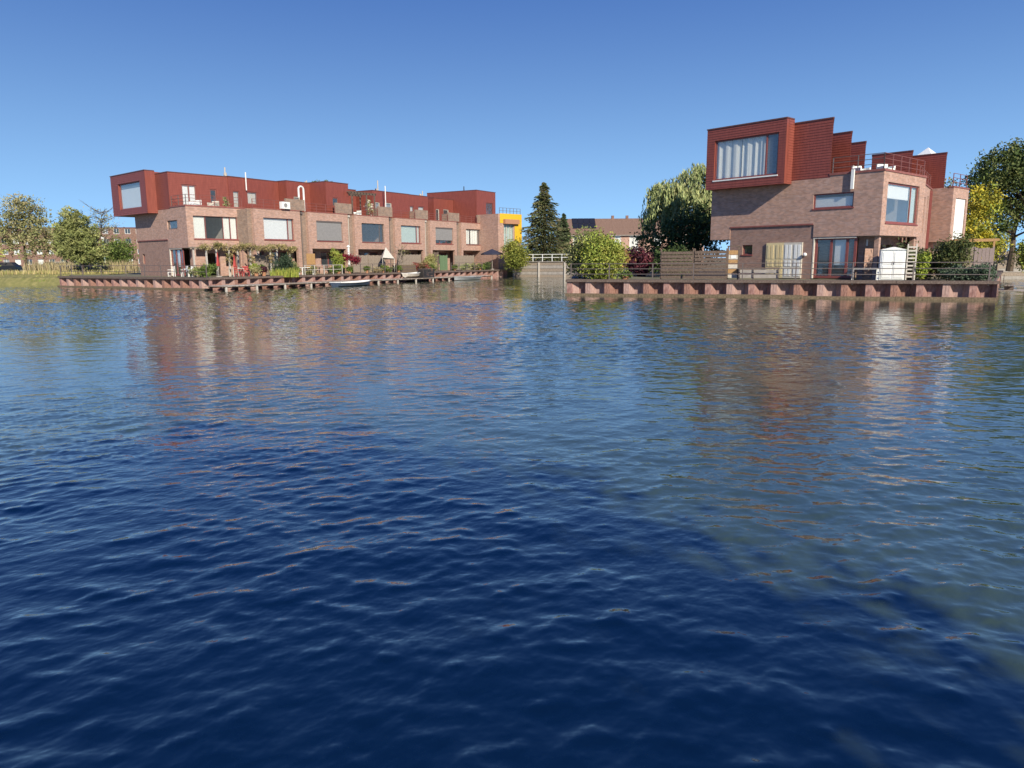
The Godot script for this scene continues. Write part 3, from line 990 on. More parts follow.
func lounger(label: String, at: Vector3, turn: float, mat: Material) -> void:
	var t := thing("lounge_chair", label, "chair", at, turn, "chairs on the roof terraces")
	part(t, "seat", boxm(Vector3(-0.4, 0.3, -0.4), Vector3(0.4, 0.5, 0.4)), mat)
	var b := MB.new()
	b.bar(Vector3(-0.36, 0.62, -0.42), Vector3(0.36, 0.62, -0.42), 0.12, 0.45)
	part(t, "backrest", b.mesh(), mat)
	for x in [-0.36, 0.36]:
		part(t, "armrest", boxm(Vector3(x - 0.05, 0.5, -0.36), Vector3(x + 0.05, 0.66, 0.4)), mat)
		for z in [-0.34, 0.34]:
			part(t, "leg", boxm(Vector3(x - 0.03, 0, z - 0.03), Vector3(x + 0.03, 0.3, z + 0.03)), M.steel)


func build_left_houses() -> void:
	var back := Vector3(0, 0, -1)
	var h := thing("end_house", "brick end house with large projecting red box window, left shore", "house", Vector3(-30.95, 0, -71.03), turn_of(0.72), "brick houses with red upper storeys")
	end_house(h, {"width": 11.7, "length": 6.0, "box": [6.0, 14.5, 7.3, 11.4, 1.0], "red_from": 3.2, "ground_end": 11.6, "door": [1.6, 4.2], "top": 11.1,
		"end_holes": [[2.0, 4.2, 5.65, 6.5]], "ground_holes": [[10.2 - 4.32, 10.75 - 4.32, 2.3, 3.3]],
		"front_holes": [[0.66 - 0.35, 5.2 - 0.35, 4.66, 6.86]],
		"red_front_holes": [[1.25, 2.75, 7.75, 10.05], [4.15, 4.85, 7.75, 9.75]],
		"glass": [7.3, 12.7, 7.9, 10.5],
		"glass_look": {"bar": 0.1, "depth": 0.12, "cuts": [], "blinds": [[7.4, 12.6, 8.0, 9.95, M.cloth], [7.4, 12.6, 9.96, 10.4, M.blind_blue]]},
		"front_window": [0.66, 5.2, 4.66, 6.86], "front_look": {"cuts": [1.9, 3.7, 4.45], "bar": 0.06, "sill": M.red_frame,
			"blinds": [[0.74, 1.86, 4.72, 6.8, M.cloth], [3.74, 4.4, 4.72, 6.8, M.cloth], [4.5, 5.12, 4.72, 6.8, M.cloth]]}})
	window(h, Vector3.ZERO, back, Vector3.RIGHT, 2.0, 4.2, 5.65, 6.5, {"bar": 0.1, "depth": 0.12, "frame": M.steel})
	window(h, Vector3(0, 0, -3.2), Vector3.RIGHT, back, 1.25, 2.75, 7.75, 10.05, {"called": "terrace_door", "cuts": [2.0], "frame": M.rail_red, "bar": 0.12, "depth": 0.05, "blinds": [[1.35, 1.95, 7.85, 10.0, M.white], [2.1, 2.7, 7.85, 10.0, M.white]]})
	window(h, Vector3(0, 0, -3.2), Vector3.RIGHT, back, 4.15, 4.85, 7.75, 9.75, {"called": "terrace_door", "frame": M.rail_red, "bar": 0.1, "depth": 0.05})
	window(h, Vector3(0.06, 0, 0), back, Vector3.RIGHT, 10.2, 10.75, 2.3, 3.3, {"bar": 0.06})
	# six terraced houses
	var looks := [
		{"label": "terraced house with bright white blinds and an air conditioner, next to the end house", "win": "white", "red": [[1.5, 8.1, -4.7]]},
		{"label": "terraced house with a grey roller shutter and a forward red block", "win": "shutter", "red": [[0.95, 4.4, -3.5], [4.4, 8.0, -1.0]]},
		{"label": "terraced house with a large unlit black window and a roof pergola", "win": "dark", "red": [[1.2, 6.9, -5.5]]},
		{"label": "terraced house with pale mint blind, fourth from the end house", "win": "mint", "red": [[0.0, 7.2, -3.0]]},
		{"label": "terraced house with half-lowered grey shutter over dark glass", "win": "half", "red": [[0.4, 4.9, -3.6]]},
		{"label": "terraced house with two pale curtains, last before the yellow house", "win": "curtains", "red": [[0.2, 5.0, -4.5]]}]
	for i in 6:
		row_house(i, looks[i])
	yellow_house()


func row_house(i: int, o: Dictionary) -> void:
	var back := Vector3(0, 0, -1)
	var p := spot(-26.0, 74.0, ROW, 7.2 * i, 0)
	var h := thing("terraced_house", o.label, "house", p, turn_of(ROW), "brick houses with red upper storeys")
	var b := MB.new()
	var w := [1.75, 5.75, 4.66, 6.86]
	b.wall(Vector3(0.55, 0, 0), Vector3.RIGHT, back, 6.1, 3.82, 7.7, 0.35, [[w[0] - 0.55, w[1] - 0.55, w[2], w[3]]])
	part(h, "brick_wall", b.mesh(), M.brick_pink)
	b = MB.new()
	b.box(Vector3(0.02, 0.9, -0.6), Vector3(0.549, 7.69, -0.3))
	b.box(Vector3(6.651, 0.9, -0.6), Vector3(7.18, 7.69, -0.3))
	b.box(Vector3(0.02, 3.8, -9.0), Vector3(0.25, 7.6, -0.6))
	b.box(Vector3(6.95, 3.8, -9.0), Vector3(7.18, 7.6, -0.6))
	b.box(Vector3(0.25, 0.9, -9.0), Vector3(6.95, 7.6, -8.75))
	part(h, "party_wall", b.mesh(), M.brick_grey)
	part(h, "floor_slab", boxm(Vector3(0.26, 3.78, -8.74), Vector3(6.94, 3.98, -0.36)), M.room)
	part(h, "terrace_floor", boxm(Vector3(0.26, 7.35, -8.74), Vector3(6.94, 7.55, -0.36)), M.roof_felt)
	part(h, "parapet_coping", boxm(Vector3(0.53, 7.7, -0.37), Vector3(6.67, 7.79, 0.03)), M.trim)
	for x in [0.56, 6.2]:
		part(h, "pillar", boxm(Vector3(x, 0.9, -0.36), Vector3(x + 0.44, 3.815, -0.005)), M.brick_pink)
	# set-back ground floor
	b = MB.new()
	b.wall(Vector3(0.25, 0, -1.5), Vector3.RIGHT, back, 6.7, 0.9, 3.78, 0.25, [[0.6, 2.6, 0.95, 3.5], [3.4, 5.9, 1.9, 3.5]])
	part(h, "recessed_wall", b.mesh(), M.brick_pink)
	window(h, Vector3(0.25, 0, -1.5), Vector3.RIGHT, back, 0.6, 2.6, 0.95, 3.5, {"called": "garden_door", "cuts": [1.6], "bar": 0.14, "depth": 0.06})
	window(h, Vector3(0.25, 0, -1.5), Vector3.RIGHT, back, 3.4, 5.9, 1.9, 3.5, {"cuts": [4.6], "bar": 0.1, "depth": 0.06})
	var look := {"bar": 0.07, "depth": 0.16, "cuts": [5.05], "sill": M.red_frame}
	match o.win:
		"white":
			look.blinds = [[1.85, 5.0, 4.75, 6.8, M.white], [5.1, 5.66, 4.75, 6.8, M.offwhite]]
		"shutter":
			look.cuts = []
			look.bar = 0.06
			look.depth = 0.22
		"dark":
			look.frame = M.steel
		"mint":
			look.blinds = [[1.85, 5.0, 4.75, 6.8, M.mint], [5.1, 5.66, 4.75, 6.8, M.offwhite]]
		"half":
			look.cuts = [2.9, 4.4]
			look.depth = 0.22
		"curtains":
			look.cuts = [3.0, 5.2]
			look.curtains = [[1.85, 2.9, 4.75, 6.8, M.cloth], [3.1, 5.1, 4.75, 6.8, M.cloth]]
			look.frame = M.steel
	var win := window(h, Vector3.ZERO, Vector3.RIGHT, back, w[0], w[1], w[2], w[3], look)
	if o.win == "shutter" or o.win == "half":
		var y := 4.72 if o.win == "shutter" else 5.15
		b = MB.new()
		while y < 6.8:
			b.box(Vector3(1.84, y, -0.12), Vector3(5.66, minf(y + 0.095, 6.82), -0.08))
			y += 0.1
		part(win, "roller_shutter", b.mesh(), M.blind_grey)
		part(win, "shutter_box", boxm(Vector3(1.76, 6.7, -0.2), Vector3(5.74, 6.85, -0.02)), M.steel)
	# red storey
	var k := 0
	for r in o.red:
		var holes := []
		var width: float = r[1] - r[0]
		if width > 3.9:
			holes = [[0.5, 1.3, 7.7, 9.75], [2.3, 3.6, 8.5, 9.8]]
		elif width > 3.0:
			holes = [[1.0, 1.9, 8.6, 9.6]]
		red_box(h, r[0], r[1], r[2], -8.9, 7.5, 11.15 + 0.06 * ((i + k) % 3), holes)
		for q in holes:
			var door: bool = q[2] < 8.0
			window(h, Vector3(r[0], 0, r[2]), Vector3.RIGHT, back, q[0], q[1], q[2], q[3], {"called": "terrace_door" if door else "window", "frame": M.offwhite if (i + k) % 2 else M.rail_red, "bar": 0.09, "depth": 0.04,
				"blinds": [[q[0] + 0.1, q[1] - 0.1, q[2] + 0.1, q[3] - 0.1, M.offwhite if (i + k) % 2 == 0 else M.blind_grey]] if (i + k) % 3 != 2 else []})
		k += 1
	# grey screen wall on the terrace at the right-hand party wall
	b = MB.new()
	b.box(Vector3(4.9, 7.79, -0.34), Vector3(7.5, 8.95, -0.1))
	b.box(Vector3(7.1, 7.6, -2.9), Vector3(7.3, 8.95, -0.35))
	part(h, "terrace_screen_wall", b.mesh(), M.brick_grey)
	terrace_rail(h, Vector3(0.6, 7.79, -0.15), Vector3(4.8, 7.79, -0.15), M.rail_red, 0.85, 1.4, 3)
	b = MB.new()
	b.tube(Vector3(7.0, 1.2, -0.24), Vector3(7.0, 7.6, -0.24), 0.05, 0.05, 6)
	b.box(Vector3(6.85, 7.45, -0.29), Vector3(7.15, 7.66, -0.1))
	part(h, "downpipe", b.mesh(), M.post_pale if i in [1, 3] else M.steel)
	if i == 0:
		var ac := part(h, "air_conditioner", boxm(Vector3(4.0, 7.85, -0.05), Vector3(5.1, 8.55, 0.3)), M.white)
		var d := MB.new()
		d.tube(Vector3(4.5, 8.2, 0.3), Vector3(4.5, 8.2, 0.32), 0.22, 0.22, 12)
		part(ac, "fan_grille", d.mesh(), M.blind_grey)
	var chim: Array = [[1.6, -5.2, 0.9], [5.4, -5.0, 0.5], [], [2.2, -4.0, 1.4], [4.5, -4.2, 0.8], []][i]
	if chim.size():
		b = MB.new()
		b.tube(Vector3(chim[0], 11.0, chim[1]), Vector3(chim[0], 11.2 + chim[2], chim[1]), 0.07, 0.07, 8)
		b.tube(Vector3(chim[0] + 0.8, 11.0, chim[1] - 1), Vector3(chim[0] + 0.8, 11.7, chim[1] - 1), 0.2, 0.16, 8)
		part(h, "flue", b.mesh(), M.post_pale)
	if i in [0, 3]:
		b = MB.new()
		b.tube(Vector3(3.6 if i == 0 else 1.3, 9.9 if i == 0 else 7.6, -4.5 if i == 0 else -2.0), Vector3(3.6 if i == 0 else 1.3, 11.75, -4.5 if i == 0 else -2.0), 0.06, 0.06, 8)
		part(h, "flue", b.mesh(), M.white)
	if i == 1:     # white plastic hood pipe
		b = MB.new()
		var last := Vector3(0.7, 7.8, -0.6)
		for s in 9:
			var a := PI * s / 8.0
			var q := Vector3(0.35 + 0.35 * cos(a), 10.1 + 0.3 * sin(a), -0.6)
			b.tube(last, q, 0.1, 0.1, 7, false)
			last = q
		b.tube(last, Vector3(0.0, 9.2, -0.6), 0.1, 0.1, 7)
		part(h, "vent_pipe", b.mesh(), M.white)
	if i == 2:     # pergola on the roof terrace
		b = MB.new()
		for x in [0.7, 3.2, 4.6]:
			b.box(Vector3(x, 7.7, -0.5), Vector3(x + 0.12, 10.2, -0.38))
			b.box(Vector3(x, 7.6, -2.8), Vector3(x + 0.12, 10.2, -2.68))
		for z in [-0.5, -2.8]:
			b.box(Vector3(0.4, 10.2, z), Vector3(4.9, 10.35, z + 0.12))
		for s in 9:
			b.box(Vector3(0.5 + s * 0.52, 10.352, -3.0), Vector3(0.58 + s * 0.52, 10.46, -0.2))
		part(h, "pergola", b.mesh(), M.plank_dark)


func yellow_house() -> void:
	var back := Vector3(0, 0, -1)
	var h := thing("yellow_house", "brick corner house hung with bright yellow sheets at the end of the terrace", "house", Vector3(-1.84, 0, -107.0), turn_of(0.74), "brick houses with red upper storeys")
	var b := MB.new()
	b.wall(Vector3.ZERO, back, Vector3.RIGHT, 5.5, 0.9, 9.0, 0.3)
	part(h, "end_wall", b.mesh(), M.brick_pink)
	b = MB.new()
	b.wall(Vector3(0.3, 0, 0), Vector3.RIGHT, back, 4.7, 0.9, 8.9, 0.3, [[0.9, 3.1, 4.1, 7.6]])
	b.wall(Vector3(5.0, 0, -0.3), back, Vector3.LEFT, 5.2, 0.9, 8.9, 0.3)
	b.box(Vector3(0.3, 8.4, -5.5), Vector3(4.7, 8.6, -0.3))
	part(h, "brick_wall", b.mesh(), M.brick_pink)
	for r in [[0.34, 4.98, 8.02, 9.06], [3.5, 5.0, 5.0, 8.0], [0.34, 1.0, 7.7, 8.0]]:
		part(h, "yellow_sheet", boxm(Vector3(r[0], r[2], 0.01), Vector3(r[1], r[3], 0.06)), M.yellow)
	part(h, "yellow_sheet", boxm(Vector3(5.01, 5.0, -3.0), Vector3(5.06, 9.06, 0.06)), M.yellow)
	part(h, "red_canopy", boxm(Vector3(1.0, 7.6, 0.01), Vector3(4.1, 8.25, 0.5)), M.terracotta)
	window(h, Vector3(0.3, 0, 0), Vector3.RIGHT, back, 0.9, 3.1, 4.1, 7.6, {"frame": M.post_pale, "cuts": [1.6, 2.4], "bar": 0.1, "curtains": [[1.0, 3.0, 4.2, 7.5, M.mint]]})
	terrace_rail(h, Vector3(0.4, 9.06, -0.1), Vector3(4.9, 9.06, -0.1), M.steel, 0.8, 0.7, 2)
	# taller red block behind
	var m := red_box(h, 0, 5.2, 0, -9.0, 7.6, 12.5, [[2.6, 4.4, 8.6, 10.9]], "upper_storey")
	m.transform = h.transform.affine_inverse() * Transform3D(Basis(Vector3.UP, turn_of(ROW)), spot(-26.0, 74.0, ROW, 41.1, 0.4))
	var w := window(h, Vector3.ZERO, Vector3.RIGHT, back, 2.6, 4.4, 8.6, 10.9, {"called": "terrace_door", "cuts": [3.2, 3.8], "bar": 0.16, "depth": 0.04, "frame": M.coping})
	w.transform = m.transform
	part(h, "rear_body", boxm(Vector3(-6.0, 0.9, -14.0), Vector3(5.0, 7.5, -5.6)), M.brick_pink)
	b = MB.new()
	b.tube(Vector3(0, 12.4, 0), Vector3(0, 13.3, 0), 0.09, 0.07, 6)
	part(h, "flue", b.mesh(), M.dark, m.transform * Transform3D(Basis.IDENTITY, Vector3(1.2, 0, -3)))


# the quay the photograph was taken from
func build_near_quay() -> void:
	structure("near_quay", boxm(Vector3(-60, -2, -0.55), Vector3(60, 0.85, 40)), M.concrete)


# ------------------------------------------------------------------ plants
func leaf_quad(b: MB, c: Vector3, size: float, stretch: float, col: Color, axis := Vector3.ZERO) -> void:
	var d := axis
	if d == Vector3.ZERO:
		d = Vector3(rng.randfn(), rng.randfn(), rng.randfn()).normalized()
	var e := d.cross(Vector3(rng.randfn(), rng.randfn(), rng.randfn())).normalized()
	var p := d * size * stretch
	var q := e * size
	var k := b.v.size()
	var nr := d.cross(e).normalized()
	b.v.append_array([c - p, c + q * 0.5, c + p, c - q * 0.5])
	b.n.append_array([nr, nr, nr, nr])
	b.col.append_array([col, col, col, col])
	b.ix.append_array([k, k + 1, k + 2, k, k + 2, k + 3])


func shade_of(pal: Array) -> Color:
	var c: Color = pal[rng.randi() % pal.size()]
	var k := rng.randf_range(0.95, 1.6)
	return Color(c.r * k, c.g * k * rng.randf_range(0.95, 1.05), c.b * k)


# leaves in clumps through a set of lobes: [centre, radii]
func foliage(lobes: Array, clumps: int, per: int, clump_r: float, leaf0: float, stretch: float, pal: Array, droop := 0.0) -> ArrayMesh:
	var b := MB.new()
	var leaf := leaf0 * 1.35
	var vol := 0.0
	for l in lobes:
		vol += l[1].x * l[1].y * l[1].z
	for l in lobes:
		var n := maxi(1, int(1.9 * clumps * l[1].x * l[1].y * l[1].z / vol))
		for i in n:
			var d := Vector3(rng.randfn(), rng.randfn(), rng.randfn()).normalized() * pow(rng.randf(), 0.42)
			var c: Vector3 = l[0] + d * l[1]
			var tone := shade_of(pal)
			var cr := clump_r * rng.randf_range(0.6, 1.3)
			for k in per:
				var o := Vector3(rng.randfn(), rng.randfn() * 0.75, rng.randfn()) * cr * 0.55
				var kk := rng.randf_range(0.8, 1.2)
				leaf_quad(b, c + o + Vector3(0, -droop * o.length(), 0), leaf * rng.randf_range(0.6, 1.3), stretch, Color(tone.r * kk, tone.g * kk, tone.b * kk))
	return b.mesh(true)


func limbs(height: float, r: float, spread: float, forks: int, from := 0.3, lean := Vector3.ZERO) -> ArrayMesh:
	var b := MB.new()
	var last := Vector3(0, -0.15, 0)
	var pts := [last]
	for i in 5:
		var y := height * (i + 1) / 5.0
		var q := Vector3(rng.randf_range(-0.06, 0.06) * height * 0.4, y, rng.randf_range(-0.06, 0.06) * height * 0.4) + lean * y / height
		b.tube(last, q, r * (1.0 - i / 6.0), r * (1.0 - (i + 1) / 6.0), 7, false)
		last = q
		pts.append(q)
	for i in forks:
		var t := rng.randf_range(from, 0.95) * 5.0
		var p: Vector3 = pts[int(t)].lerp(pts[mini(int(t) + 1, 5)], t - int(t))
		var a := rng.randf() * TAU
		var up := rng.randf_range(0.25, 0.8)
		var ln := spread * rng.randf_range(0.5, 1.0)
		var mid := p + Vector3(cos(a) * ln * 0.5, up * ln * 0.4, sin(a) * ln * 0.5)
		var end := p + Vector3(cos(a) * ln, up * ln, sin(a) * ln)
		b.tube(p, mid, r * 0.36, r * 0.22, 5, false)
		b.tube(mid, end, r * 0.22, r * 0.06, 5, false)
		for k in 2:
			var a2 := a + rng.randf_range(-0.9, 0.9)
			b.tube(mid, mid + Vector3(cos(a2), rng.randf_range(0.3, 0.9), sin(a2)) * ln * 0.45, r * 0.14, r * 0.03, 4, false)
	return b.mesh()


func tree(called: String, label: String, at: Vector3, lobes: Array, o: Dictionary, group := "", category := "tree") -> Node3D:
	rng.seed = hash(label)
	var t := thing(called, label, category, at, 0.0, group)
	part(t, "trunk", limbs(o.h, o.r, o.spread, o.get("forks", 12), o.get("from", 0.35), o.get("lean", Vector3.ZERO)), o.get("bark", M.bark))
	part(t, "crown", foliage(lobes, o.clumps, o.per, o.cr, o.leaf, o.get("stretch", 1.0), o.pal, o.get("droop", 0.0)), M.leaf)
	return t


func shrub(called: String, label: String, at: Vector3, w: float, h: float, pal: Array, clumps := 60, leaf := 0.09, category := "shrub", group := "", per := 26) -> Node3D:
	rng.seed = hash(label)
	var lobes := []
	for i in 5:
		lobes.append([Vector3(rng.randf_range(-0.28, 0.28) * w, h * rng.randf_range(0.32, 0.68), rng.randf_range(-0.28, 0.28) * w), Vector3(w * 0.32, h * 0.34, w * 0.32)])
	lobes.append([Vector3(0, h * 0.3, 0), Vector3(w * 0.42, h * 0.3, w * 0.42)])
	var t := thing(called, label, category, at, 0.0, group)
	part(t, "stems", limbs(h * 0.6, 0.035 + 0.008 * h, w * 0.35, 7, 0.05), M.bark)
	part(t, "foliage", foliage(lobes, clumps, per, minf(w, h) * 0.2, leaf, 1.1, pal), M.leaf)
	return t


func conifer(label: String, at: Vector3, height: float, width: float, pal: Array, whorls: int) -> void:
	rng.seed = hash(label)
	var t := thing("conifer", label, "tree", at, 0.0, "dark conifers behind the embankment")
	var b := MB.new()
	b.tube(Vector3(0, -0.2, 0), Vector3(0, height * 0.97, 0), width * 0.04, 0.02, 7)
	var f := MB.new()
	for i in whorls:
		var u := (i + 0.3) / whorls
		var y := height * (0.08 + 0.9 * u)
		var rad := width * 0.5 * pow(1.0 - u, 0.85) * rng.randf_range(0.65, 1.2) + 0.12
		var arms := 6 + int(4 * (1 - u))
		for k in arms:
			var a := TAU * (k + rng.randf()) / arms
			var ln := rad * rng.randf_range(0.65, 1.15)
			var dirv := Vector3(cos(a), 0, sin(a))
			var tip := Vector3(0, y, 0) + dirv * ln + Vector3(0, -0.16 * ln + 0.1 * rng.randfn(), 0)
			b.tube(Vector3(0, y, 0), tip, 0.03 + 0.02 * (1 - u), 0.012, 4, false)
			var tone := shade_of(pal)
			var n := int(18 + 46 * ln / (width * 0.5))
			for s in n:
				var q := pow(rng.randf(), 0.75)
				var p := Vector3(0, y, 0).lerp(tip, q)
				var side := dirv.cross(Vector3.UP) * rng.randfn() * 0.22 * ln * (0.4 + q * 0.7)
				var kk := rng.randf_range(0.7, 1.3)
				leaf_quad(f, p + side + Vector3(0, -absf(rng.randfn()) * 0.22, 0), 0.16, 1.6, Color(tone.r * kk, tone.g * kk, tone.b * kk), (dirv + side * 0.8 + Vector3(0, -0.35, 0)).normalized())
	part(t, "trunk", b.mesh(), M.bark)
	part(t, "crown", f.mesh(true), M.leaf)


func willow(label: String, at: Vector3, height: float, width: float, pal: Array) -> void:
	rng.seed = 404
	var t := thing("willow_tree", label, "tree", at)
	part(t, "trunk", limbs(height * 0.8, 0.3, width * 0.42, 18, 0.35), M.bark)
	var f := MB.new()
	var domes := [[Vector3(0.2, 0.78, 0), 0.30], [Vector3(-0.22, 0.66, 0.1), 0.26], [Vector3(0.26, 0.64, -0.05), 0.25], [Vector3(-0.30, 0.48, 0), 0.20], [Vector3(0.30, 0.46, 0.1), 0.20], [Vector3(0.02, 0.56, 0.25), 0.28], [Vector3(0.0, 0.6, -0.25), 0.28]]
	var tuft := Vector3.ZERO
	var rr := 0.0
	var a := 0.0
	for i in 1150:
		if i % 7 == 0:
			a = rng.randf() * TAU
			rr = pow(rng.randf(), 0.5)
			var dm: Array = domes[rng.randi() % domes.size()]
			tuft = Vector3(dm[0].x * width + cos(a) * rr * dm[1] * width, height * dm[0].y + width * dm[1] * 0.8 * sqrt(1.0 - rr * rr * 0.9) * rng.randf_range(0.7, 1.0), dm[0].z * width + sin(a) * rr * dm[1] * width)
		var top := tuft + Vector3(rng.randfn(), rng.randfn() * 0.6, rng.randfn()) * 0.22
		var ln := rng.randf_range(0.6, 2.6) * (0.5 + 0.7 * rr)
		var out := Vector3(cos(a), 0, sin(a)) * rng.randf_range(0.0, 0.35)
		var tone := shade_of(pal)
		var n := int(ln * 7) + 3
		for s in n:
			var u := s / float(n)
			var p := top + out * u * ln * 0.5 + Vector3(rng.randfn() * 0.07, -u * ln, rng.randfn() * 0.07)
			if p.y < 1.4:
				break
			var kk := rng.randf_range(0.75, 1.25)
			leaf_quad(f, p, 0.12, 1.7, Color(tone.r * kk, tone.g * kk, tone.b * kk), Vector3(rng.randfn() * 0.4, -1, rng.randfn() * 0.4).normalized())
	part(t, "crown", f.mesh(true), M.leaf)


const GREEN := [Color(0.10, 0.145, 0.035), Color(0.13, 0.17, 0.04), Color(0.075, 0.11, 0.03)]
const FRESH := [Color(0.21, 0.25, 0.05), Color(0.17, 0.22, 0.045), Color(0.26, 0.27, 0.06)]
const OLIVE := [Color(0.22, 0.22, 0.10), Color(0.28, 0.255, 0.125), Color(0.18, 0.19, 0.08)]
const DARK := [Color(0.055, 0.085, 0.03), Color(0.07, 0.10, 0.035), Color(0.045, 0.072, 0.026)]
const SILVER := [Color(0.25, 0.29, 0.13), Color(0.19, 0.235, 0.10), Color(0.31, 0.33, 0.15)]
const YELLOW := [Color(0.42, 0.36, 0.04), Color(0.34, 0.32, 0.05), Color(0.24, 0.27, 0.05)]
const STRAW := [Color(0.30, 0.255, 0.145), Color(0.25, 0.225, 0.11), Color(0.36, 0.30, 0.18)]
const PURPLE := [Color(0.07, 0.02, 0.03), Color(0.11, 0.03, 0.04), Color(0.045, 0.018, 0.028)]


func build_trees() -> void:
	# a row of trees behind the camera, whose shadow lies on the near water
	for k in 3:
		var c: Vector3 = [Vector3(4.2, 8.7, 9.0), Vector3(-3.9, 9.2, 9.3), Vector3(-12.2, 9.4, 9.0)][k]
		tree("shore_tree", ["leafy shore tree just behind the viewer, at the right of its row", "leafy shore tree behind the viewer, in the middle of its row", "leafy shore tree behind the viewer, at the left of its row"][k], Vector3(c.x, 0.85, c.z),
			[[Vector3(0, c.y - 0.85, 0), Vector3(4.3, 2.8, 2.6)], [Vector3(-0.4, c.y + 0.9, 0), Vector3(3.0, 1.8, 2.0)], [Vector3(1.6, c.y - 2.9, 0), Vector3(3.4, 2.2, 2.2)], [Vector3(-0.6, c.y - 4.0, 0), Vector3(4.0, 1.6, 2.2)], [Vector3(-1.6, c.y - 1.8, 0), Vector3(3.2, 2.2, 2.0)]],
			{"h": c.y, "r": 0.22, "spread": 2.8, "clumps": 1150, "per": 11, "cr": 0.55, "leaf": 0.12, "pal": GREEN}, "shore trees behind the viewer")
	# far left bank
	tree("spring_tree", "tall loose olive-green tree at the far left, on the grass bank", Vector3(-72.5, GROUND, -110), [[Vector3(0, 7.4, 0), Vector3(3.9, 3.6, 3.9)], [Vector3(-3.2, 5.6, 0), Vector3(3.2, 2.8, 3)], [Vector3(3.2, 5.4, 0.5), Vector3(3.0, 2.9, 3)], [Vector3(0.5, 9.6, 0), Vector3(2.7, 2.0, 2.7)], [Vector3(2, 3.6, 1), Vector3(3.4, 1.6, 2.6)]],
		{"h": 9.5, "r": 0.24, "spread": 4.2, "forks": 22, "clumps": 210, "per": 22, "cr": 0.75, "leaf": 0.13, "pal": OLIVE}, "trees on the left bank")
	tree("spring_tree", "yellow-green young tree cut by the left edge of the picture", Vector3(-70.5, GROUND, -99), [[Vector3(-1, 3.8, 0), Vector3(2.2, 2.3, 2)], [Vector3(0.7, 2.9, 0), Vector3(1.6, 1.5, 1.6)]],
		{"h": 5.0, "r": 0.12, "spread": 2.2, "clumps": 75, "per": 22, "cr": 0.6, "leaf": 0.12, "pal": FRESH, "bark": M.post_pale}, "trees on the left bank")
	tree("spring_tree", "olive tree beside the apartment balconies on the left bank", Vector3(-66.6, GROUND, -112), [[Vector3(0, 4.3, 0), Vector3(3.2, 2.6, 3)], [Vector3(2.0, 3.0, 0), Vector3(2.2, 1.8, 2)]],
		{"h": 6.5, "r": 0.16, "spread": 2.6, "clumps": 110, "per": 22, "cr": 0.7, "leaf": 0.13, "pal": OLIVE}, "trees on the left bank")
	tree("broad_bush_tree", "dense bright green willow-like tree leaning over the left quay end", Vector3(-51.0, GROUND, -88), [[Vector3(-0.6, 4.4, 0), Vector3(2.3, 3.0, 2.2)], [Vector3(0.6, 3.2, 0), Vector3(2.2, 2.0, 2)], [Vector3(-1.0, 6.6, 0), Vector3(1.1, 1.7, 1.1)], [Vector3(-1.9, 3.4, 0), Vector3(1.4, 1.6, 1.3)], [Vector3(1.6, 2.0, 0.3), Vector3(1.2, 1.0, 1.2)]],
		{"h": 6.8, "r": 0.2, "spread": 1.8, "clumps": 230, "per": 26, "cr": 0.5, "leaf": 0.10, "stretch": 1.5, "pal": [Color(0.19, 0.21, 0.08), Color(0.22, 0.235, 0.09), Color(0.16, 0.185, 0.065)], "lean": Vector3(-1.0, 0, 0), "droop": 0.25}, "trees on the left bank")
	tree("bare_tree", "thin almost leafless tree behind the bright green one on the left", Vector3(-66, GROUND, -120), [[Vector3(0, 7.6, 0), Vector3(2.8, 2.6, 2.6)]],
		{"h": 9.8, "r": 0.15, "spread": 3.0, "forks": 44, "clumps": 36, "per": 10, "cr": 0.8, "leaf": 0.10, "pal": OLIVE}, "trees on the left bank")
	shrub("round_bush", "round dark green bush by the lamp post on the left", Vector3(-58.0, GROUND, -108), 5.6, 4.6, GREEN, 150, 0.12, "shrub", "", 24)
	# in the middle
	conifer("tall dark conifer behind the pale embankment, beside the yellow house", Vector3(5.0, 1.6, -112), 12.6, 10.2, [Color(0.06, 0.075, 0.035), Color(0.09, 0.105, 0.045), Color(0.14, 0.135, 0.065)], 34)
	conifer("smaller slim conifer just right of the tall one", Vector3(8.4, 1.6, -118), 8.4, 4.2, [Color(0.045, 0.07, 0.035), Color(0.065, 0.09, 0.045)], 22)
	shrub("fresh_bush", "large fresh yellow-green bush at the left end of the right quay", yard(23.2, 2.0), 2.9, 3.6, FRESH, 190, 0.075, "shrub", "bushes on the right quay", 30)
	shrub("fresh_bush", "greyish green bush leaning out beside the yellow-green one", yard(24.7, 3.2), 2.6, 3.5, [Color(0.14, 0.17, 0.06), Color(0.20, 0.21, 0.09)], 110, 0.075, "shrub", "bushes on the right quay", 30)
	shrub("fresh_bush", "bright green bush with reddish tips, nearest the background house", yard(23.6, 5.0), 2.7, 3.5, [Color(0.15, 0.21, 0.04), Color(0.22, 0.25, 0.05), Color(0.22, 0.13, 0.05)], 120, 0.075, "shrub", "bushes on the right quay", 30)
	shrub("purple_bush", "dark purple bush below the background house windows", Vector3(10.6, GROUND, -60.5), 2.6, 2.2, PURPLE, 90, 0.09)
	shrub("purple_bush", "dark hedge under the willow, left of the slatted fence", Vector3(12.6, GROUND, -57), 2.8, 2.4, DARK, 110, 0.09)
	willow("drooping grey-green willow beside the red box window", Vector3(15.9, GROUND, -69.5), 10.6, 6.9, SILVER)
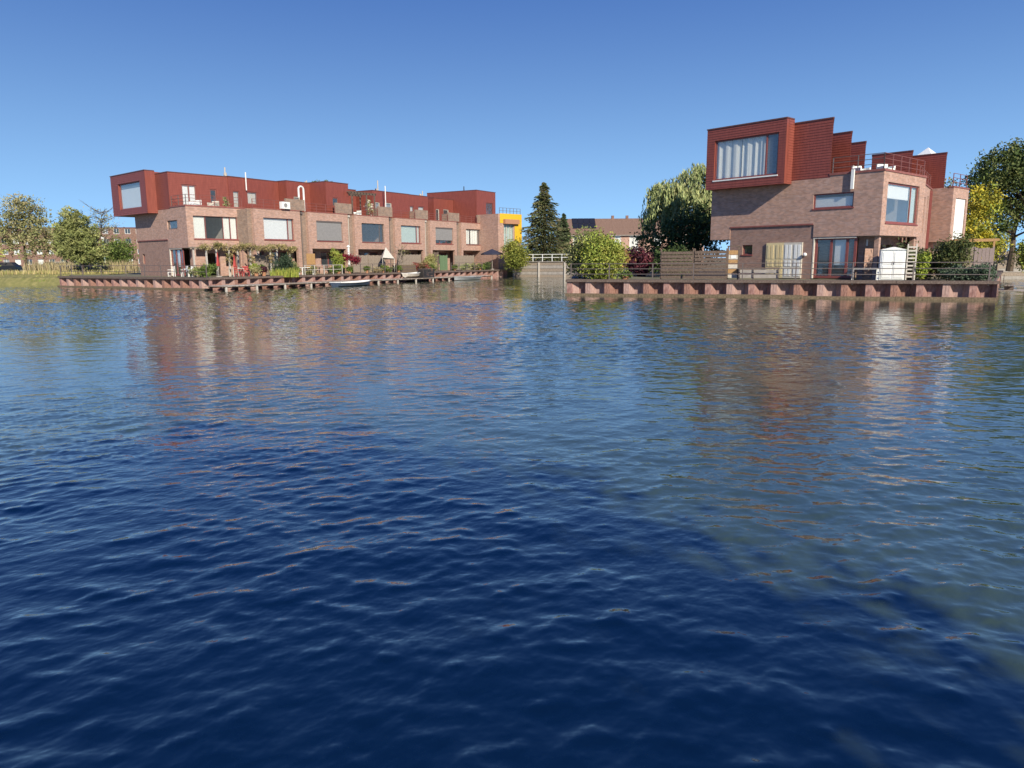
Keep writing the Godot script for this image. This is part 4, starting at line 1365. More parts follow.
	tree("dark_tree", "dark ivy-clad tree in the shade below the red box window", Vector3(16.6, GROUND, -66), [[Vector3(0, 3.4, 0), Vector3(2.6, 3.0, 2.2)], [Vector3(-3.0, 2.4, 0), Vector3(2.6, 2.2, 2)]],
		{"h": 5.6, "r": 0.2, "spread": 2.2, "clumps": 170, "per": 24, "cr": 0.6, "leaf": 0.11, "pal": DARK}, "dark trees behind the willow")
	# right
	tree("broad_tree", "big dark round-crowned tree at the right edge", Vector3(51.5, GROUND, -76), [[Vector3(0, 9.0, 0), Vector3(4.6, 3.6, 4.4)], [Vector3(-3.6, 7.6, 0), Vector3(2.6, 2.6, 2.4)], [Vector3(2.4, 11.0, 0), Vector3(3.2, 2.0, 3)], [Vector3(-1.2, 11.3, 0), Vector3(2.0, 1.5, 2)], [Vector3(4, 7, 0), Vector3(3, 3, 3)], [Vector3(-2.4, 5.0, 1), Vector3(2.4, 1.5, 2)], [Vector3(1.4, 5.6, 1), Vector3(2.6, 1.6, 2)]],
		{"h": 9.0, "r": 0.36, "spread": 4.6, "forks": 20, "clumps": 520, "per": 26, "cr": 0.72, "leaf": 0.12, "pal": [Color(0.075, 0.10, 0.03), Color(0.055, 0.08, 0.025), Color(0.13, 0.145, 0.05)]})
	tree("yellow_tree", "yellow-green leafy tree between the white panel and the big dark tree", Vector3(44.0, GROUND, -70), [[Vector3(0.3, 6.2, 0), Vector3(1.5, 2.0, 1.5)], [Vector3(-0.8, 4.0, 0), Vector3(1.8, 1.8, 1.6)], [Vector3(0.8, 2.2, 0), Vector3(1.9, 1.6, 1.6)]],
		{"h": 6.5, "r": 0.13, "spread": 1.8, "clumps": 150, "per": 26, "cr": 0.5, "leaf": 0.10, "pal": YELLOW}, "yellowish trees on the right")
	tree("yellow_tree", "orange-tinged small tree just right of the red upper storey", Vector3(42.6, GROUND, -74), [[Vector3(0, 7.4, 0), Vector3(1.6, 1.5, 1.5)], [Vector3(0.4, 5.4, 0), Vector3(1.8, 1.8, 1.6)]],
		{"h": 7.4, "r": 0.12, "spread": 1.5, "clumps": 80, "per": 24, "cr": 0.5, "leaf": 0.10, "pal": [Color(0.30, 0.17, 0.05), Color(0.24, 0.21, 0.05), Color(0.13, 0.16, 0.04)]}, "yellowish trees on the right")
	shrub("round_bush", "low pale green bush under the big dark tree on the right", Vector3(46.8, GROUND, -66), 3.0, 3.4, FRESH, 110, 0.09, "shrub", "", 26)

	shrub("round_bush", "broad yellow-green thicket behind the low timber embankment at the right edge", Vector3(53.5, GROUND, -85), 8.5, 5.2, [Color(0.20, 0.22, 0.05), Color(0.26, 0.26, 0.06), Color(0.12, 0.15, 0.04)], 260, 0.12, "shrub", "", 26)


# dry reeds: each a bent blade; too many to count
func reeds(label: String, at: Vector3, wide: float, deep: float, height: float, n: int, pal: Array) -> void:
	rng.seed = hash(label)
	var b := MB.new()
	for i in n:
		var p := Vector3(rng.randf_range(-wide, wide) * 0.5, 0, rng.randf_range(-deep, deep) * 0.5)
		var h := height * rng.randf_range(0.5, 1.1)
		var l := Vector3(rng.randfn() * 0.16, 0, rng.randfn() * 0.16) * h
		var s := Vector3(cos(i * 2.4), 0, sin(i * 2.4)) * 0.03
		b.tint = shade_of(pal)
		b.quad(p - s, p + s, p + l * 0.4 + s + Vector3(0, h * 0.6, 0), p + l * 0.4 - s + Vector3(0, h * 0.6, 0), s.cross(Vector3.UP))
		b.tri(p + l * 0.4 + s + Vector3(0, h * 0.6, 0), p + l * 0.4 - s + Vector3(0, h * 0.6, 0), p + l + Vector3(0, h, 0), s.cross(Vector3.UP))
	var o := part(self, numbered("reeds"), b.mesh(true), M.leaf, Transform3D(Basis.IDENTITY, at))
	tag(o, label, "reeds", "", "stuff")


func build_grass() -> void:
	reeds("dry straw-coloured reeds behind the left quay railing", Vector3(-56.5, GROUND, -97), 14, 3.5, 1.7, 1900, STRAW)
	for k in 3:
		reeds(["short green grass along the water on the left bank", "olive grass half-way up the left bank", "rough straw-green grass on top of the left bank"][k], Vector3(-67, [0.18, 0.72, 1.1][k], [-85.6, -86.7, -88.8][k]), 40, [0.9, 0.9, 2.6][k], [0.45, 0.4, 0.6][k], [2600, 2600, 3600][k],
			[[Color(0.15, 0.19, 0.05), Color(0.22, 0.23, 0.08)], [Color(0.20, 0.22, 0.07), Color(0.30, 0.27, 0.12)], [Color(0.30, 0.27, 0.12), Color(0.22, 0.22, 0.08), Color(0.40, 0.33, 0.17)]][k])
	reeds("green grass tuft hanging over the long left quay", garden(8.6, 0.1, 0.95), 2.6, 1.0, 0.9, 420, FRESH)


# ------------------------------------------------------------------ background
func build_background() -> void:
	# apartment block far left
	var h := thing("apartment_block", "long brown apartment block with dark balconies far behind the left trees", "building", Vector3(-168, 0, -212), 0.12)
	var b := MB.new()
	var holes := []
	for f in 4:
		for i in 22:
			holes.append([2.0 + i * 3.1, 3.6 + i * 3.1, 2.0 + f * 2.9, 3.5 + f * 2.9])
	b.wall(Vector3.ZERO, Vector3.RIGHT, Vector3(0, 0, -1), 72, 0.9, 12.4, 0.3, holes)
	b.box(Vector3(0, 0.9, -10), Vector3(72, 12.3, -9.7))
	b.box(Vector3(0, 12.0, -9.7), Vector3(72, 12.3, -0.3))
	part(h, "wall", b.mesh(), M.brick_far)
	part(h, "parapet", boxm(Vector3(-0.1, 12.4, -0.4), Vector3(72.1, 12.6, 0.08)), M.coping)
	rng.seed = 31
	var wb := MB.new()
	wb.box(Vector3(0, 0, -0.24), Vector3(0.1, 1.5, -0.16))
	wb.box(Vector3(1.5, 0, -0.24), Vector3(1.6, 1.5, -0.16))
	wb.box(Vector3(0.1, 0, -0.238), Vector3(1.5, 0.1, -0.162))
	wb.box(Vector3(0.1, 1.4, -0.238), Vector3(1.5, 1.5, -0.162))
	wb.box(Vector3(0.76, 0.1, -0.236), Vector3(0.84, 1.4, -0.164))
	var wm := wb.mesh()
	var pm := boxm(Vector3(0.1, 0.1, -0.21), Vector3(1.5, 1.4, -0.20))
	var bm := boxm(Vector3(0.1, 0.1, -0.29), Vector3(1.5, 1.4, -0.26))
	for q in holes:
		var w := part(h, "window", wm, M.white, Transform3D(Basis.IDENTITY, Vector3(q[0], q[2], 0)))
		part(w, "pane", pm, M.glass)
		if rng.randf() < 0.55:
			part(w, "blind", bm, M.cloth if rng.randf() < 0.6 else M.blind_grey)
	for f in 3:
		for x in [37.4, 60.0]:
			var y := 4.5 + f * 2.9
			var bb := MB.new()
			bb.box(Vector3(x, y, 0.01), Vector3(x + 4.0, y + 0.18, 1.6))
			bb.box(Vector3(x, y + 0.18, 1.52), Vector3(x + 4.0, y + 1.15, 1.6))
			bb.box(Vector3(x, y + 0.18, 0.01), Vector3(x + 0.08, y + 1.15, 1.52))
			bb.box(Vector3(x + 3.92, y + 0.18, 0.01), Vector3(x + 4.0, y + 1.15, 1.52))
			part(h, "balcony", bb.mesh(), M.concrete)
	# house row behind the middle bushes
	h = thing("background_house", "brick house row with brown tiled roof and solar panels behind the bushes", "house", Vector3(9.5, 0, -140), 0.0)
	b = MB.new()
	var wh := [[2.2, 3.5, 4.9, 6.6], [6.4, 7.8, 4.9, 6.6], [10.0, 11.3, 4.9, 6.9], [12.9, 14.6, 3.9, 6.9], [17.5, 18.9, 4.9, 6.6], [22, 23.4, 4.9, 6.6]]
	b.wall(Vector3.ZERO, Vector3.RIGHT, Vector3(0, 0, -1), 27, 0.9, 7.0, 0.3, wh)
	b.box(Vector3(0, 0.9, -9), Vector3(27, 7.0, -8.7))
	b.box(Vector3(0, 0.9, -8.7), Vector3(0.3, 7.0, -0.3))
	b.box(Vector3(26.7, 0.9, -8.7), Vector3(27, 7.0, -0.3))
	b.hexa([Vector3(0, 7.0, -9), Vector3(0.3, 7.0, -9), Vector3(0.3, 7.0, 0), Vector3(0, 7.0, 0), Vector3(0, 10.0, -4.6), Vector3(0.3, 10.0, -4.6), Vector3(0.3, 10.0, -4.4), Vector3(0, 10.0, -4.4)])
	part(h, "wall", b.mesh(), M.brick_pink)
	b = MB.new()
	# tiled roof: overlapping courses
	for k in 14:
		var u0 := k / 14.0
		var u1 := (k + 1) / 14.0
		var p0 := Vector3(0, lerpf(6.9, 10.2, u0) + 0.07, lerpf(0.35, -4.5, u0))
		var p1 := Vector3(0, lerpf(6.9, 10.2, u1), lerpf(0.35, -4.5, u1))
		b.quad(p0 + Vector3(-0.3, 0, 0), p0 + Vector3(27.3, 0, 0), p1 + Vector3(27.3, 0, 0), p1 + Vector3(-0.3, 0, 0), Vector3(0, 1, 1))
		b.quad(p0 + Vector3(-0.3, 0, 0), p0 + Vector3(27.3, 0, 0), p0 + Vector3(27.3, -0.07, 0), p0 + Vector3(-0.3, -0.07, 0), Vector3(0, 0, 1))
	b.quad(Vector3(-0.3, 10.2, -4.5), Vector3(27.3, 10.2, -4.5), Vector3(27.3, 6.9, -9.3), Vector3(-0.3, 6.9, -9.3), Vector3(0, 1, -1))
	var roof := part(h, "roof", b.mesh(), M.tiles)
	part(roof, "gutter", boxm(Vector3(-0.3, 6.78, 0.36), Vector3(27.3, 6.9, 0.5)), M.concrete)
	for x in [10.0, 12.8]:
		part(roof, "chimney", boxm(Vector3(x, 9.7, -4.8), Vector3(x + 0.5, 10.75, -4.3)), M.brick_far)
	for i in 4:
		for j in 2:
			b = MB.new()
			var x0 := 2.3 + i * 1.12
			var u0 := 0.36 + j * 0.31
			var u1 := u0 + 0.30
			b.quad(Vector3(x0, lerpf(6.9, 10.2, u0) + 0.16, lerpf(0.35, -4.5, u0)), Vector3(x0 + 1.08, lerpf(6.9, 10.2, u0) + 0.16, lerpf(0.35, -4.5, u0)), Vector3(x0 + 1.08, lerpf(6.9, 10.2, u1) + 0.16, lerpf(0.35, -4.5, u1)), Vector3(x0, lerpf(6.9, 10.2, u1) + 0.16, lerpf(0.35, -4.5, u1)), Vector3(0, 1, 1))
			part(roof, "solar_panel", b.mesh(), M.solar)
	for q in wh:
		window(h, Vector3.ZERO, Vector3.RIGHT, Vector3(0, 0, -1), q[0], q[1], q[2], q[3], {"frame": M.white, "bar": 0.14, "depth": 0.03, "cuts": [(q[0] + q[1]) / 2] if q[1] - q[0] > 1.5 else [], "blinds": [[q[0] + 0.15, q[1] - 0.15, q[2] + 0.4, q[3] - 0.1, M.white]]})
	# embankment of pale boards with a white railing
	var e := thing("timber_embankment", "pale horizontal-board embankment with white railing between the two terraces", "embankment", Vector3(0.3, 0, -106.4), -0.405)
	for k in 5:
		for s in 3:
			part(e, "board", boxm(Vector3(s * 4.0, -0.1 + k * 0.44, -0.08 - 0.02 * (k % 2)), Vector3(s * 4.0 + 3.98, 0.31 + k * 0.44, 0.0 + 0.02 * ((k + s) % 2))), M.concrete if k % 2 else M.plank)
	for s in 4:
		part(e, "pile_post", boxm(Vector3(s * 3.9, -0.6, 0.03), Vector3(s * 3.9 + 0.2, 2.05, 0.2)), M.post_pale)
	part(e, "walkway", boxm(Vector3(-0.2, 2.12, -2.4), Vector3(12.2, 2.2, 0.15)), M.concrete)
	for s in 9:
		part(e, "rail_post", boxm(Vector3(s * 1.45 + 0.1, 2.2, -0.1), Vector3(s * 1.45 + 0.18, 3.2, -0.02)), M.white)
	for y in [2.7, 3.14]:
		part(e, "rail", boxm(Vector3(0.0, y, -0.09), Vector3(12.0, y + 0.07, -0.03)), M.white)
	# timber embankment on the right
	var g := thing("timber_embankment", "low timber embankment below the big dark tree at the right edge", "embankment", Vector3(53.6, 0, -81.3), -0.05)
	for k in 4:
		part(g, "board", boxm(Vector3(0, -0.1 + k * 0.42, -0.1), Vector3(30, 0.3 + k * 0.42, 0.02 * (k % 2))), M.plank if k % 2 else M.concrete)
	for s in 9:
		part(g, "pile_post", boxm(Vector3(s * 3.3, -0.6, 0.03), Vector3(s * 3.3 + 0.18, 1.7, 0.2)), M.plank)
	for k in 12:
		part(g, "fence_board", boxm(Vector3(0.2 + k * 0.35, 1.6, -1.0), Vector3(0.52 + k * 0.35, 3.0 + 0.05 * (k % 3), -0.94)), M.plank)
	# lamp post and traffic on the left bank
	var l := thing("lamp_post", "slim pale green lamp post on the left bank", "lamp post", Vector3(-54.5, GROUND, -99))
	b = MB.new()
	b.tube(Vector3.ZERO, Vector3(0, 4.4, 0), 0.09, 0.06, 8)
	part(l, "pole", b.mesh(), M.lamp_green)
	b = MB.new()
	b.tube(Vector3(0, 4.4, 0), Vector3(0, 4.75, 0), 0.16, 0.22, 10)
	part(l, "lantern", b.mesh(), M.white)
	car("black parked car partly hidden at the far left edge", Vector3(-77.0, GROUND, -112), 0.1, M.car_black)
	car("second dark car parked under the tall olive tree", Vector3(-71.2, GROUND, -114), 0.05, M.car_black)
	car("white car parked behind the reeds on the left bank", Vector3(-65.0, GROUND, -106), 0.0, M.car_white)
	car("silver-white car under the big dark tree at the right", Vector3(58.0, GROUND, -90), 0.2, M.car_white)


func car(label: String, at: Vector3, turn: float, mat: Material) -> void:
	var t := thing("parked_car", label, "car", at, turn, "cars parked behind the shore")
	var b := MB.new()
	var prof := [Vector2(-2.1, 0.35), Vector2(-2.15, 0.8), Vector2(-1.9, 0.95), Vector2(-1.0, 1.0), Vector2(1.95, 1.0), Vector2(2.1, 0.85), Vector2(2.1, 0.35)]
	for i in prof.size():
		var p: Vector2 = prof[i]
		var q: Vector2 = prof[(i + 1) % prof.size()]
		b.quad(Vector3(p.x, p.y, -0.85), Vector3(q.x, q.y, -0.85), Vector3(q.x, q.y, 0.85), Vector3(p.x, p.y, 0.85), Vector3((p.x + q.x) / 2, (p.y + q.y) / 2 - 0.65, 0))
	for z in [-0.85, 0.85]:
		for i in range(1, prof.size() - 1):
			b.tri(Vector3(prof[0].x, prof[0].y, z), Vector3(prof[i].x, prof[i].y, z), Vector3(prof[i + 1].x, prof[i + 1].y, z), Vector3(0, 0, z))
	part(t, "body", b.mesh(), mat)
	b = MB.new()
	b.hexa([Vector3(-1.1, 1.0, -0.8), Vector3(1.8, 1.0, -0.8), Vector3(1.8, 1.0, 0.8), Vector3(-1.1, 1.0, 0.8), Vector3(-0.4, 1.45, -0.65), Vector3(1.3, 1.45, -0.65), Vector3(1.3, 1.45, 0.65), Vector3(-0.4, 1.45, 0.65)])
	part(t, "cabin", b.mesh(), M.dark)
	part(t, "roof", boxm(Vector3(-0.4, 1.45, -0.64), Vector3(1.3, 1.49, 0.64)), mat)
	for x in [-1.35, 1.3]:
		for z in [-0.86, 0.86]:
			b = MB.new()
			b.tube(Vector3(x, 0.32, z - 0.1), Vector3(x, 0.32, z + 0.1), 0.32, 0.32, 14)
			part(t, "wheel", b.mesh(), M.tyre)


# ------------------------------------------------------------------ gardens
func fence(label: String, at: Vector3, turn: float, width: float, height: float, boards: int, mat: Material, upright := false, group := "garden fences", skip := 0.0) -> void:
	var t := thing("garden_fence", label, "fence", at, turn, group)
	if upright:
		var w := width / boards
		for i in boards:
			part(t, "board", boxm(Vector3(i * w, 0.04, 0.01 * (i % 3)), Vector3(i * w + w - 0.015, height - 0.02 * ((i * 5) % 3), 0.03 + 0.01 * (i % 3))), mat)
		for y in [0.4, height - 0.4]:
			part(t, "rail", boxm(Vector3(0, y, -0.06), Vector3(width, y + 0.09, -0.005)), mat)
	else:
		var hh := (height - 0.1) / boards
		for i in boards:
			part(t, "board", boxm(Vector3(0.02, 0.05 + i * hh, 0.02 * (i % 2)), Vector3(width - 0.02, 0.05 + i * hh + hh * (0.86 - skip), 0.035 + 0.02 * (i % 2))), mat)
	for x in [0.0, width]:
		part(t, "post", boxm(Vector3(x - 0.05, 0, -0.1), Vector3(x + 0.05, height + 0.06, -0.01)), mat)


func chair(label: String, at: Vector3, turn: float, mat: Material) -> void:
	var t := thing("garden_chair", label, "chair", at, turn, "garden chairs on the left quay")
	part(t, "seat", boxm(Vector3(-0.25, 0.40, -0.25), Vector3(0.25, 0.46, 0.25)), mat)
	for k in 3:
		part(t, "back_slat", boxm(Vector3(-0.25, 0.56 + k * 0.14, -0.27), Vector3(0.25, 0.66 + k * 0.14, -0.24)), mat)
	for x in [-0.23, 0.23]:
		part(t, "leg", boxm(Vector3(x - 0.025, 0, 0.2), Vector3(x + 0.025, 0.4, 0.25)), mat)
		part(t, "leg", boxm(Vector3(x - 0.025, 0, -0.29), Vector3(x + 0.025, 0.98, -0.24)), mat)
		part(t, "armrest", boxm(Vector3(x - 0.03, 0.62, -0.24), Vector3(x + 0.03, 0.66, 0.25)), mat)


func table(label: String, at: Vector3, turn: float, w: float, d: float, mat: Material, group := "garden tables") -> void:
	var t := thing("garden_table", label, "table", at, turn, group)
	part(t, "table_top", boxm(Vector3(-w / 2, 0.70, -d / 2), Vector3(w / 2, 0.75, d / 2)), mat)
	for x in [-w / 2 + 0.05, w / 2 - 0.05]:
		for z in [-d / 2 + 0.05, d / 2 - 0.05]:
			part(t, "leg", boxm(Vector3(x - 0.035, 0, z - 0.035), Vector3(x + 0.035, 0.70, z + 0.035)), mat)


func pot(label: String, at: Vector3, r: float, h: float, pal: Array, plant_h: float) -> void:
	var t := thing("plant_pot", label, "plant pot", at, 0.0, "potted plants on the quays")
	var b := MB.new()
	b.tube(Vector3.ZERO, Vector3(0, h, 0), r * 0.75, r, 12)
	b.tube(Vector3(0, h - 0.05, 0), Vector3(0, h + 0.01, 0), r * 1.08, r * 1.08, 12)
	part(t, "pot", b.mesh(), M.terracotta)
	rng.seed = hash(label)
	part(t, "plant", foliage([[Vector3(0, h + plant_h * 0.45, 0), Vector3(r * 1.5, plant_h * 0.5, r * 1.5)]], 18, 16, 0.22, 0.06, 1.2, pal), M.leaf)


func parasol(label: String, at: Vector3, h: float, r: float, mat: Material, closed := false) -> void:
	var t := thing("parasol", label, "parasol", at, 0.0, "garden parasols")
	var b := MB.new()
	b.tube(Vector3.ZERO, Vector3(0, h, 0), 0.03, 0.025, 7)
	part(t, "pole", b.mesh(), M.post_pale)
	b = MB.new()
	b.tube(Vector3.ZERO, Vector3(0, 0.1, 0), 0.28, 0.26, 12)
	part(t, "base", b.mesh(), M.concrete)
	b = MB.new()
	if closed:
		for i in 8:
			var a0 := TAU * i / 8
			var a1 := TAU * (i + 1) / 8
			var k0 := 1.0 if i % 2 else 0.6
			var k1 := 0.6 if i % 2 else 1.0
			b.quad(Vector3(cos(a0) * 0.17 * k0, h * 0.45, sin(a0) * 0.17 * k0), Vector3(cos(a1) * 0.17 * k1, h * 0.45, sin(a1) * 0.17 * k1), Vector3(cos(a1) * 0.03, h, sin(a1) * 0.03), Vector3(cos(a0) * 0.03, h, sin(a0) * 0.03), Vector3(cos(a0), 0, sin(a0)))
	else:
		for i in 8:
			var a0 := TAU * i / 8
			var a1 := TAU * (i + 1) / 8
			var p0 := Vector3(cos(a0) * r, h - r * 0.42, sin(a0) * r)
			var p1 := Vector3(cos(a1) * r, h - r * 0.42, sin(a1) * r)
			b.tri(Vector3(0, h, 0), p0, p1, p0 + p1)
			b.quad(p0, p1, p1 - Vector3(0, 0.16, 0), p0 - Vector3(0, 0.16, 0), p0 + p1)
	part(t, "canopy", b.mesh(), mat)


func boat(label: String, at: Vector3, turn: float, length: float, hull: Material, trim: Material, tip := 0.0) -> void:
	var t := thing("rowing_boat", label, "boat", at, turn, "small boats by the jetty")
	t.rotation.z = tip
	var b := MB.new()
	var tr := MB.new()
	var inn := MB.new()
	var n := 14
	var sec := []
	for i in n + 1:
		var u := i / float(n)
		var w := length * 0.17 * pow(sin(PI * clampf(0.12 + u * 0.88, 0, 1)), 0.6) if u < 1.0 else 0.0
		if u < 0.2:
			w = length * 0.13 + u * length * 0.12
		var sheer := 0.34 + 0.14 * pow(absf(u - 0.35) * 1.4, 2)
		var x := (u - 0.5) * length
		sec.append([Vector3(x, sheer, -w), Vector3(x, 0.05, -w * 0.72), Vector3(x, -0.12 + 0.2 * pow(u, 6), 0), Vector3(x, 0.05, w * 0.72), Vector3(x, sheer, w)])
	for i in n:
		for k in 4:
			var out: Vector3 = sec[i][k] + sec[i][k + 1]
			out = Vector3(0.05, out.y - 0.6, out.z * 2.0)
			b.quad(sec[i][k], sec[i][k + 1], sec[i + 1][k + 1], sec[i + 1][k], out)
			var sh := Vector3(0, 0.05, 0)
			inn.quad(sec[i][k] * Vector3(1, 1, 0.9) + sh * (0.0 if k in [0] else 1.0), sec[i][k + 1] * Vector3(1, 1, 0.9) + sh, sec[i + 1][k + 1] * Vector3(1, 1, 0.9) + sh, sec[i + 1][k] * Vector3(1, 1, 0.9) + sh, -out)
		for k in [0, 4]:
			tr.bar(sec[i][k] + Vector3(0, 0.02, 0), sec[i + 1][k] + Vector3(0, 0.02, 0), 0.09, 0.06)
	for k in [0, 1, 2]:
		b.tri(sec[0][0], sec[0][k + 1], sec[0][k + 2], Vector3.LEFT)
	part(t, "hull", b.mesh(), hull)
	part(t, "inside", inn.mesh(), trim)
	part(t, "gunwale", tr.mesh(), trim)
	for u in [-0.22, 0.1]:
		part(t, "thwart", boxm(Vector3(u * length, 0.24, -length * 0.135), Vector3(u * length + 0.25, 0.28, length * 0.135)), M.plank)


func build_gardens() -> void:
	var t := turn_of(ROW)
	# --- left long side
	var g := thing("pergola", "timber pergola overgrown with brown vines in front of the first two gardens", "pergola", garden(1.6, 2.2), t)
	for x in [0.0, 2.4, 4.8, 7.2, 9.6]:
		for z in [0.0, -1.8]:
			part(g, "post", boxm(Vector3(x - 0.06, 0, z - 0.06), Vector3(x + 0.06, 2.5, z + 0.06)), M.post_pale)
	for z in [0.0, -1.8]:
		part(g, "beam", boxm(Vector3(-0.3, 2.5, z - 0.05), Vector3(9.9, 2.62, z + 0.05)), M.plank)
	for k in 20:
		part(g, "rafter", boxm(Vector3(-0.2 + k * 0.52, 2.622, -2.2), Vector3(-0.13 + k * 0.52, 2.72, 0.4)), M.plank)
	rng.seed = 61
	var lobes := []
	for k in 11:
		lobes.append([Vector3(k * 0.98 - 0.1, 2.7 + 0.12 * sin(k * 1.7), 0.15 + 0.2 * sin(k * 2.1)), Vector3(0.6, 0.22, 0.5)])
	for k in 4:
		lobes.append([Vector3(2.4 * k + 2.4, 1.9, 0.05), Vector3(0.25, 0.7, 0.2)])
	part(g, "vine", foliage(lobes, 130, 22, 0.24, 0.055, 1.3, [Color(0.24, 0.19, 0.09), Color(0.33, 0.27, 0.14), Color(0.17, 0.16, 0.06)]), M.leaf)
	parasol("closed red parasol under the vine pergola", garden(2.3, 1.6), 2.2, 0.4, M.red_paint, true)
	parasol("second closed red parasol by the red chairs", garden(4.4, 2.0), 2.0, 0.4, M.red_paint, true)
	chair("red garden chair at the quay edge under the pergola", garden(3.9, 0.9), t + 0.4, M.red_paint)
	chair("red garden chair facing the water, right of the closed parasols", garden(4.9, 1.1), t - 0.5, M.red_paint)
	table("white-topped table between the red garden chairs", garden(4.3, 1.7), t, 1.2, 0.7, M.offwhite)
	for k in 4:
		chair(["white garden chair nearest the end house door", "white garden chair, second from the end house door", "white garden chair third along the quay terrace", "white garden chair beside the leafy planters"][k], spot(-26.3, 63.8, ROW, 2.2 + 0.3 * (k % 2), 8.4 - k * 1.55, GROUND), t - PI / 2 + 0.6 * (k - 1.5), M.white)
	table("small white table among the white chairs by the end house", spot(-26.3, 63.8, ROW, 2.5, 6.0, GROUND), t, 0.9, 0.9, M.white)
	shrub("garden_shrub", "low yellowish planter shrub near the quay corner", spot(-26.3, 63.8, ROW, 1.6, 3.3, GROUND), 1.9, 1.0, OLIVE, 40, 0.06, "shrub", "shrubs in the left gardens", 20)
	shrub("garden_shrub", "leafy green shrub at the quay corner beside the jetty end", garden(0.9, 1.4), 1.7, 1.3, GREEN, 40, 0.06, "shrub", "shrubs in the left gardens", 20)
	pot("potted plant with pale leaves left of the grey fence", garden(6.3, 1.6), 0.22, 0.4, FRESH, 0.8)
	pot("potted dark plant below the pergola post", garden(7.1, 1.5), 0.2, 0.35, DARK, 0.7)
	pot("low terracotta pot with brownish plant on the quay edge", garden(5.8, 0.8), 0.24, 0.35, OLIVE, 0.5)
	pot("terracotta pot with red-leaved plant by the quay edge", garden(6.7, 0.8), 0.22, 0.35, PURPLE, 0.5)
	fence("short grey upright-board fence behind the round topiary", garden(7.9, 3.2), t, 2.2, 2.0, 9, M.plank, true)
	shrub("topiary_bush", "dark blue-green rounded bush below the white-blind window", garden(9.8, 1.6), 2.0, 2.0, [Color(0.035, 0.06, 0.035), Color(0.055, 0.08, 0.05)], 80, 0.055, "shrub", "shrubs in the left gardens", 26)
	shrub("garden_shrub", "olive shrub between topiary and boat trailers", garden(11.2, 2.0), 1.6, 1.4, OLIVE, 45, 0.06, "shrub", "shrubs in the left gardens", 20)
	var d := thing("shed_door", "golden timber screen door standing under the overhang", "door", garden(15.0, 3.2), t)
	for k in 5:
		part(d, "board", boxm(Vector3(-0.6 + k * 0.24, 0, 0), Vector3(-0.37 + k * 0.24, 2.15, 0.04 + 0.01 * (k % 2))), M.plank_gold)
	part(d, "brace", boxm(Vector3(-0.6, 1.0, 0.06), Vector3(0.59, 1.15, 0.09)), M.plank_gold)
	shrub("slim_shrub", "slim bright green shrub beside the golden door", garden(17.0, 1.2), 1.2, 2.8, FRESH, 75, 0.06, "shrub", "shrubs in the left gardens", 24)
	rng.seed = 71
	tree("red_maple", "small dark red maple in front of the grey fences", garden(18.9, 1.2), [[Vector3(-0.4, 1.75, 0), Vector3(0.8, 0.35, 0.6)], [Vector3(0.6, 1.45, 0.1), Vector3(0.7, 0.35, 0.6)]],
		{"h": 1.5, "r": 0.05, "spread": 0.9, "forks": 8, "clumps": 46, "per": 26, "cr": 0.28, "leaf": 0.055, "pal": [Color(0.15, 0.015, 0.03), Color(0.10, 0.012, 0.025), Color(0.2, 0.03, 0.04)]}, "shrubs in the left gardens", "shrub")
	var fl := thing("stove_flue", "white flue pipe standing above the red maple", "flue", garden(20.3, 2.8))
	var fb := MB.new()
	fb.tube(Vector3.ZERO, Vector3(0, 2.9, 0), 0.1, 0.1, 10)
	part(fl, "pipe", fb.mesh(), M.white)
	fb = MB.new()
	fb.tube(Vector3(0, 2.9, 0), Vector3(0, 3.1, 0), 0.22, 0.05, 10)
	part(fl, "cowl", fb.mesh(), M.white)
	fence("tall grey board fence behind the red maple", garden(21.6, 3.3), t, 2.3, 2.0, 10, M.plank, true)
	fence("tall grey board fence right of the flue, next to the pale sun sail", garden(24.1, 3.3), t, 2.9, 2.0, 12, M.plank, true)
	var sl := thing("sun_sail", "pale pointed sun sail tent on the quay", "sun sail", garden(25.2, 1.6), t)
	var sb := MB.new()
	sb.tri(Vector3(0, 2.9, 0), Vector3(-1.3, 1.7, 0.6), Vector3(0.4, 1.6, 0.9), Vector3(0, 1, 1))
	sb.tri(Vector3(0, 2.9, 0), Vector3(0.4, 1.6, 0.9), Vector3(1.3, 1.5, 0.1), Vector3(1, 1, 1))
	sb.tri(Vector3(0, 2.9, 0), Vector3(1.3, 1.5, 0.1), Vector3(0, 1.5, -1), Vector3(1, 1, -1))
	sb.tri(Vector3(0, 2.9, 0), Vector3(0, 1.5, -1), Vector3(-1.3, 1.7, 0.6), Vector3(-1, 1, -1))
	part(sl, "canvas", sb.mesh(), M.offwhite)
	for q in [Vector3(-1.3, 1.7, 0.6), Vector3(0.4, 1.6, 0.9), Vector3(1.3, 1.5, 0.1)]:
		sb = MB.new()
		sb.tube(Vector3(q.x, 0, q.z), q, 0.03, 0.03, 6)
		part(sl, "pole", sb.mesh(), M.offwhite)
	tree("bare_tree", "small bare pale-branched tree before the mint-blind window", garden(28.1, 1.6), [[Vector3(0, 2.6, 0), Vector3(1.1, 0.8, 1)]],
		{"h": 2.9, "r": 0.09, "spread": 1.3, "forks": 26, "clumps": 10, "per": 8, "cr": 0.3, "leaf": 0.05, "pal": OLIVE, "bark": M.plank}, "shrubs in the left gardens")
	fence("yellowish reed screen right of the bare tree", garden(29.4, 3.4), t, 4.6, 2.1, 22, M.plank, true)
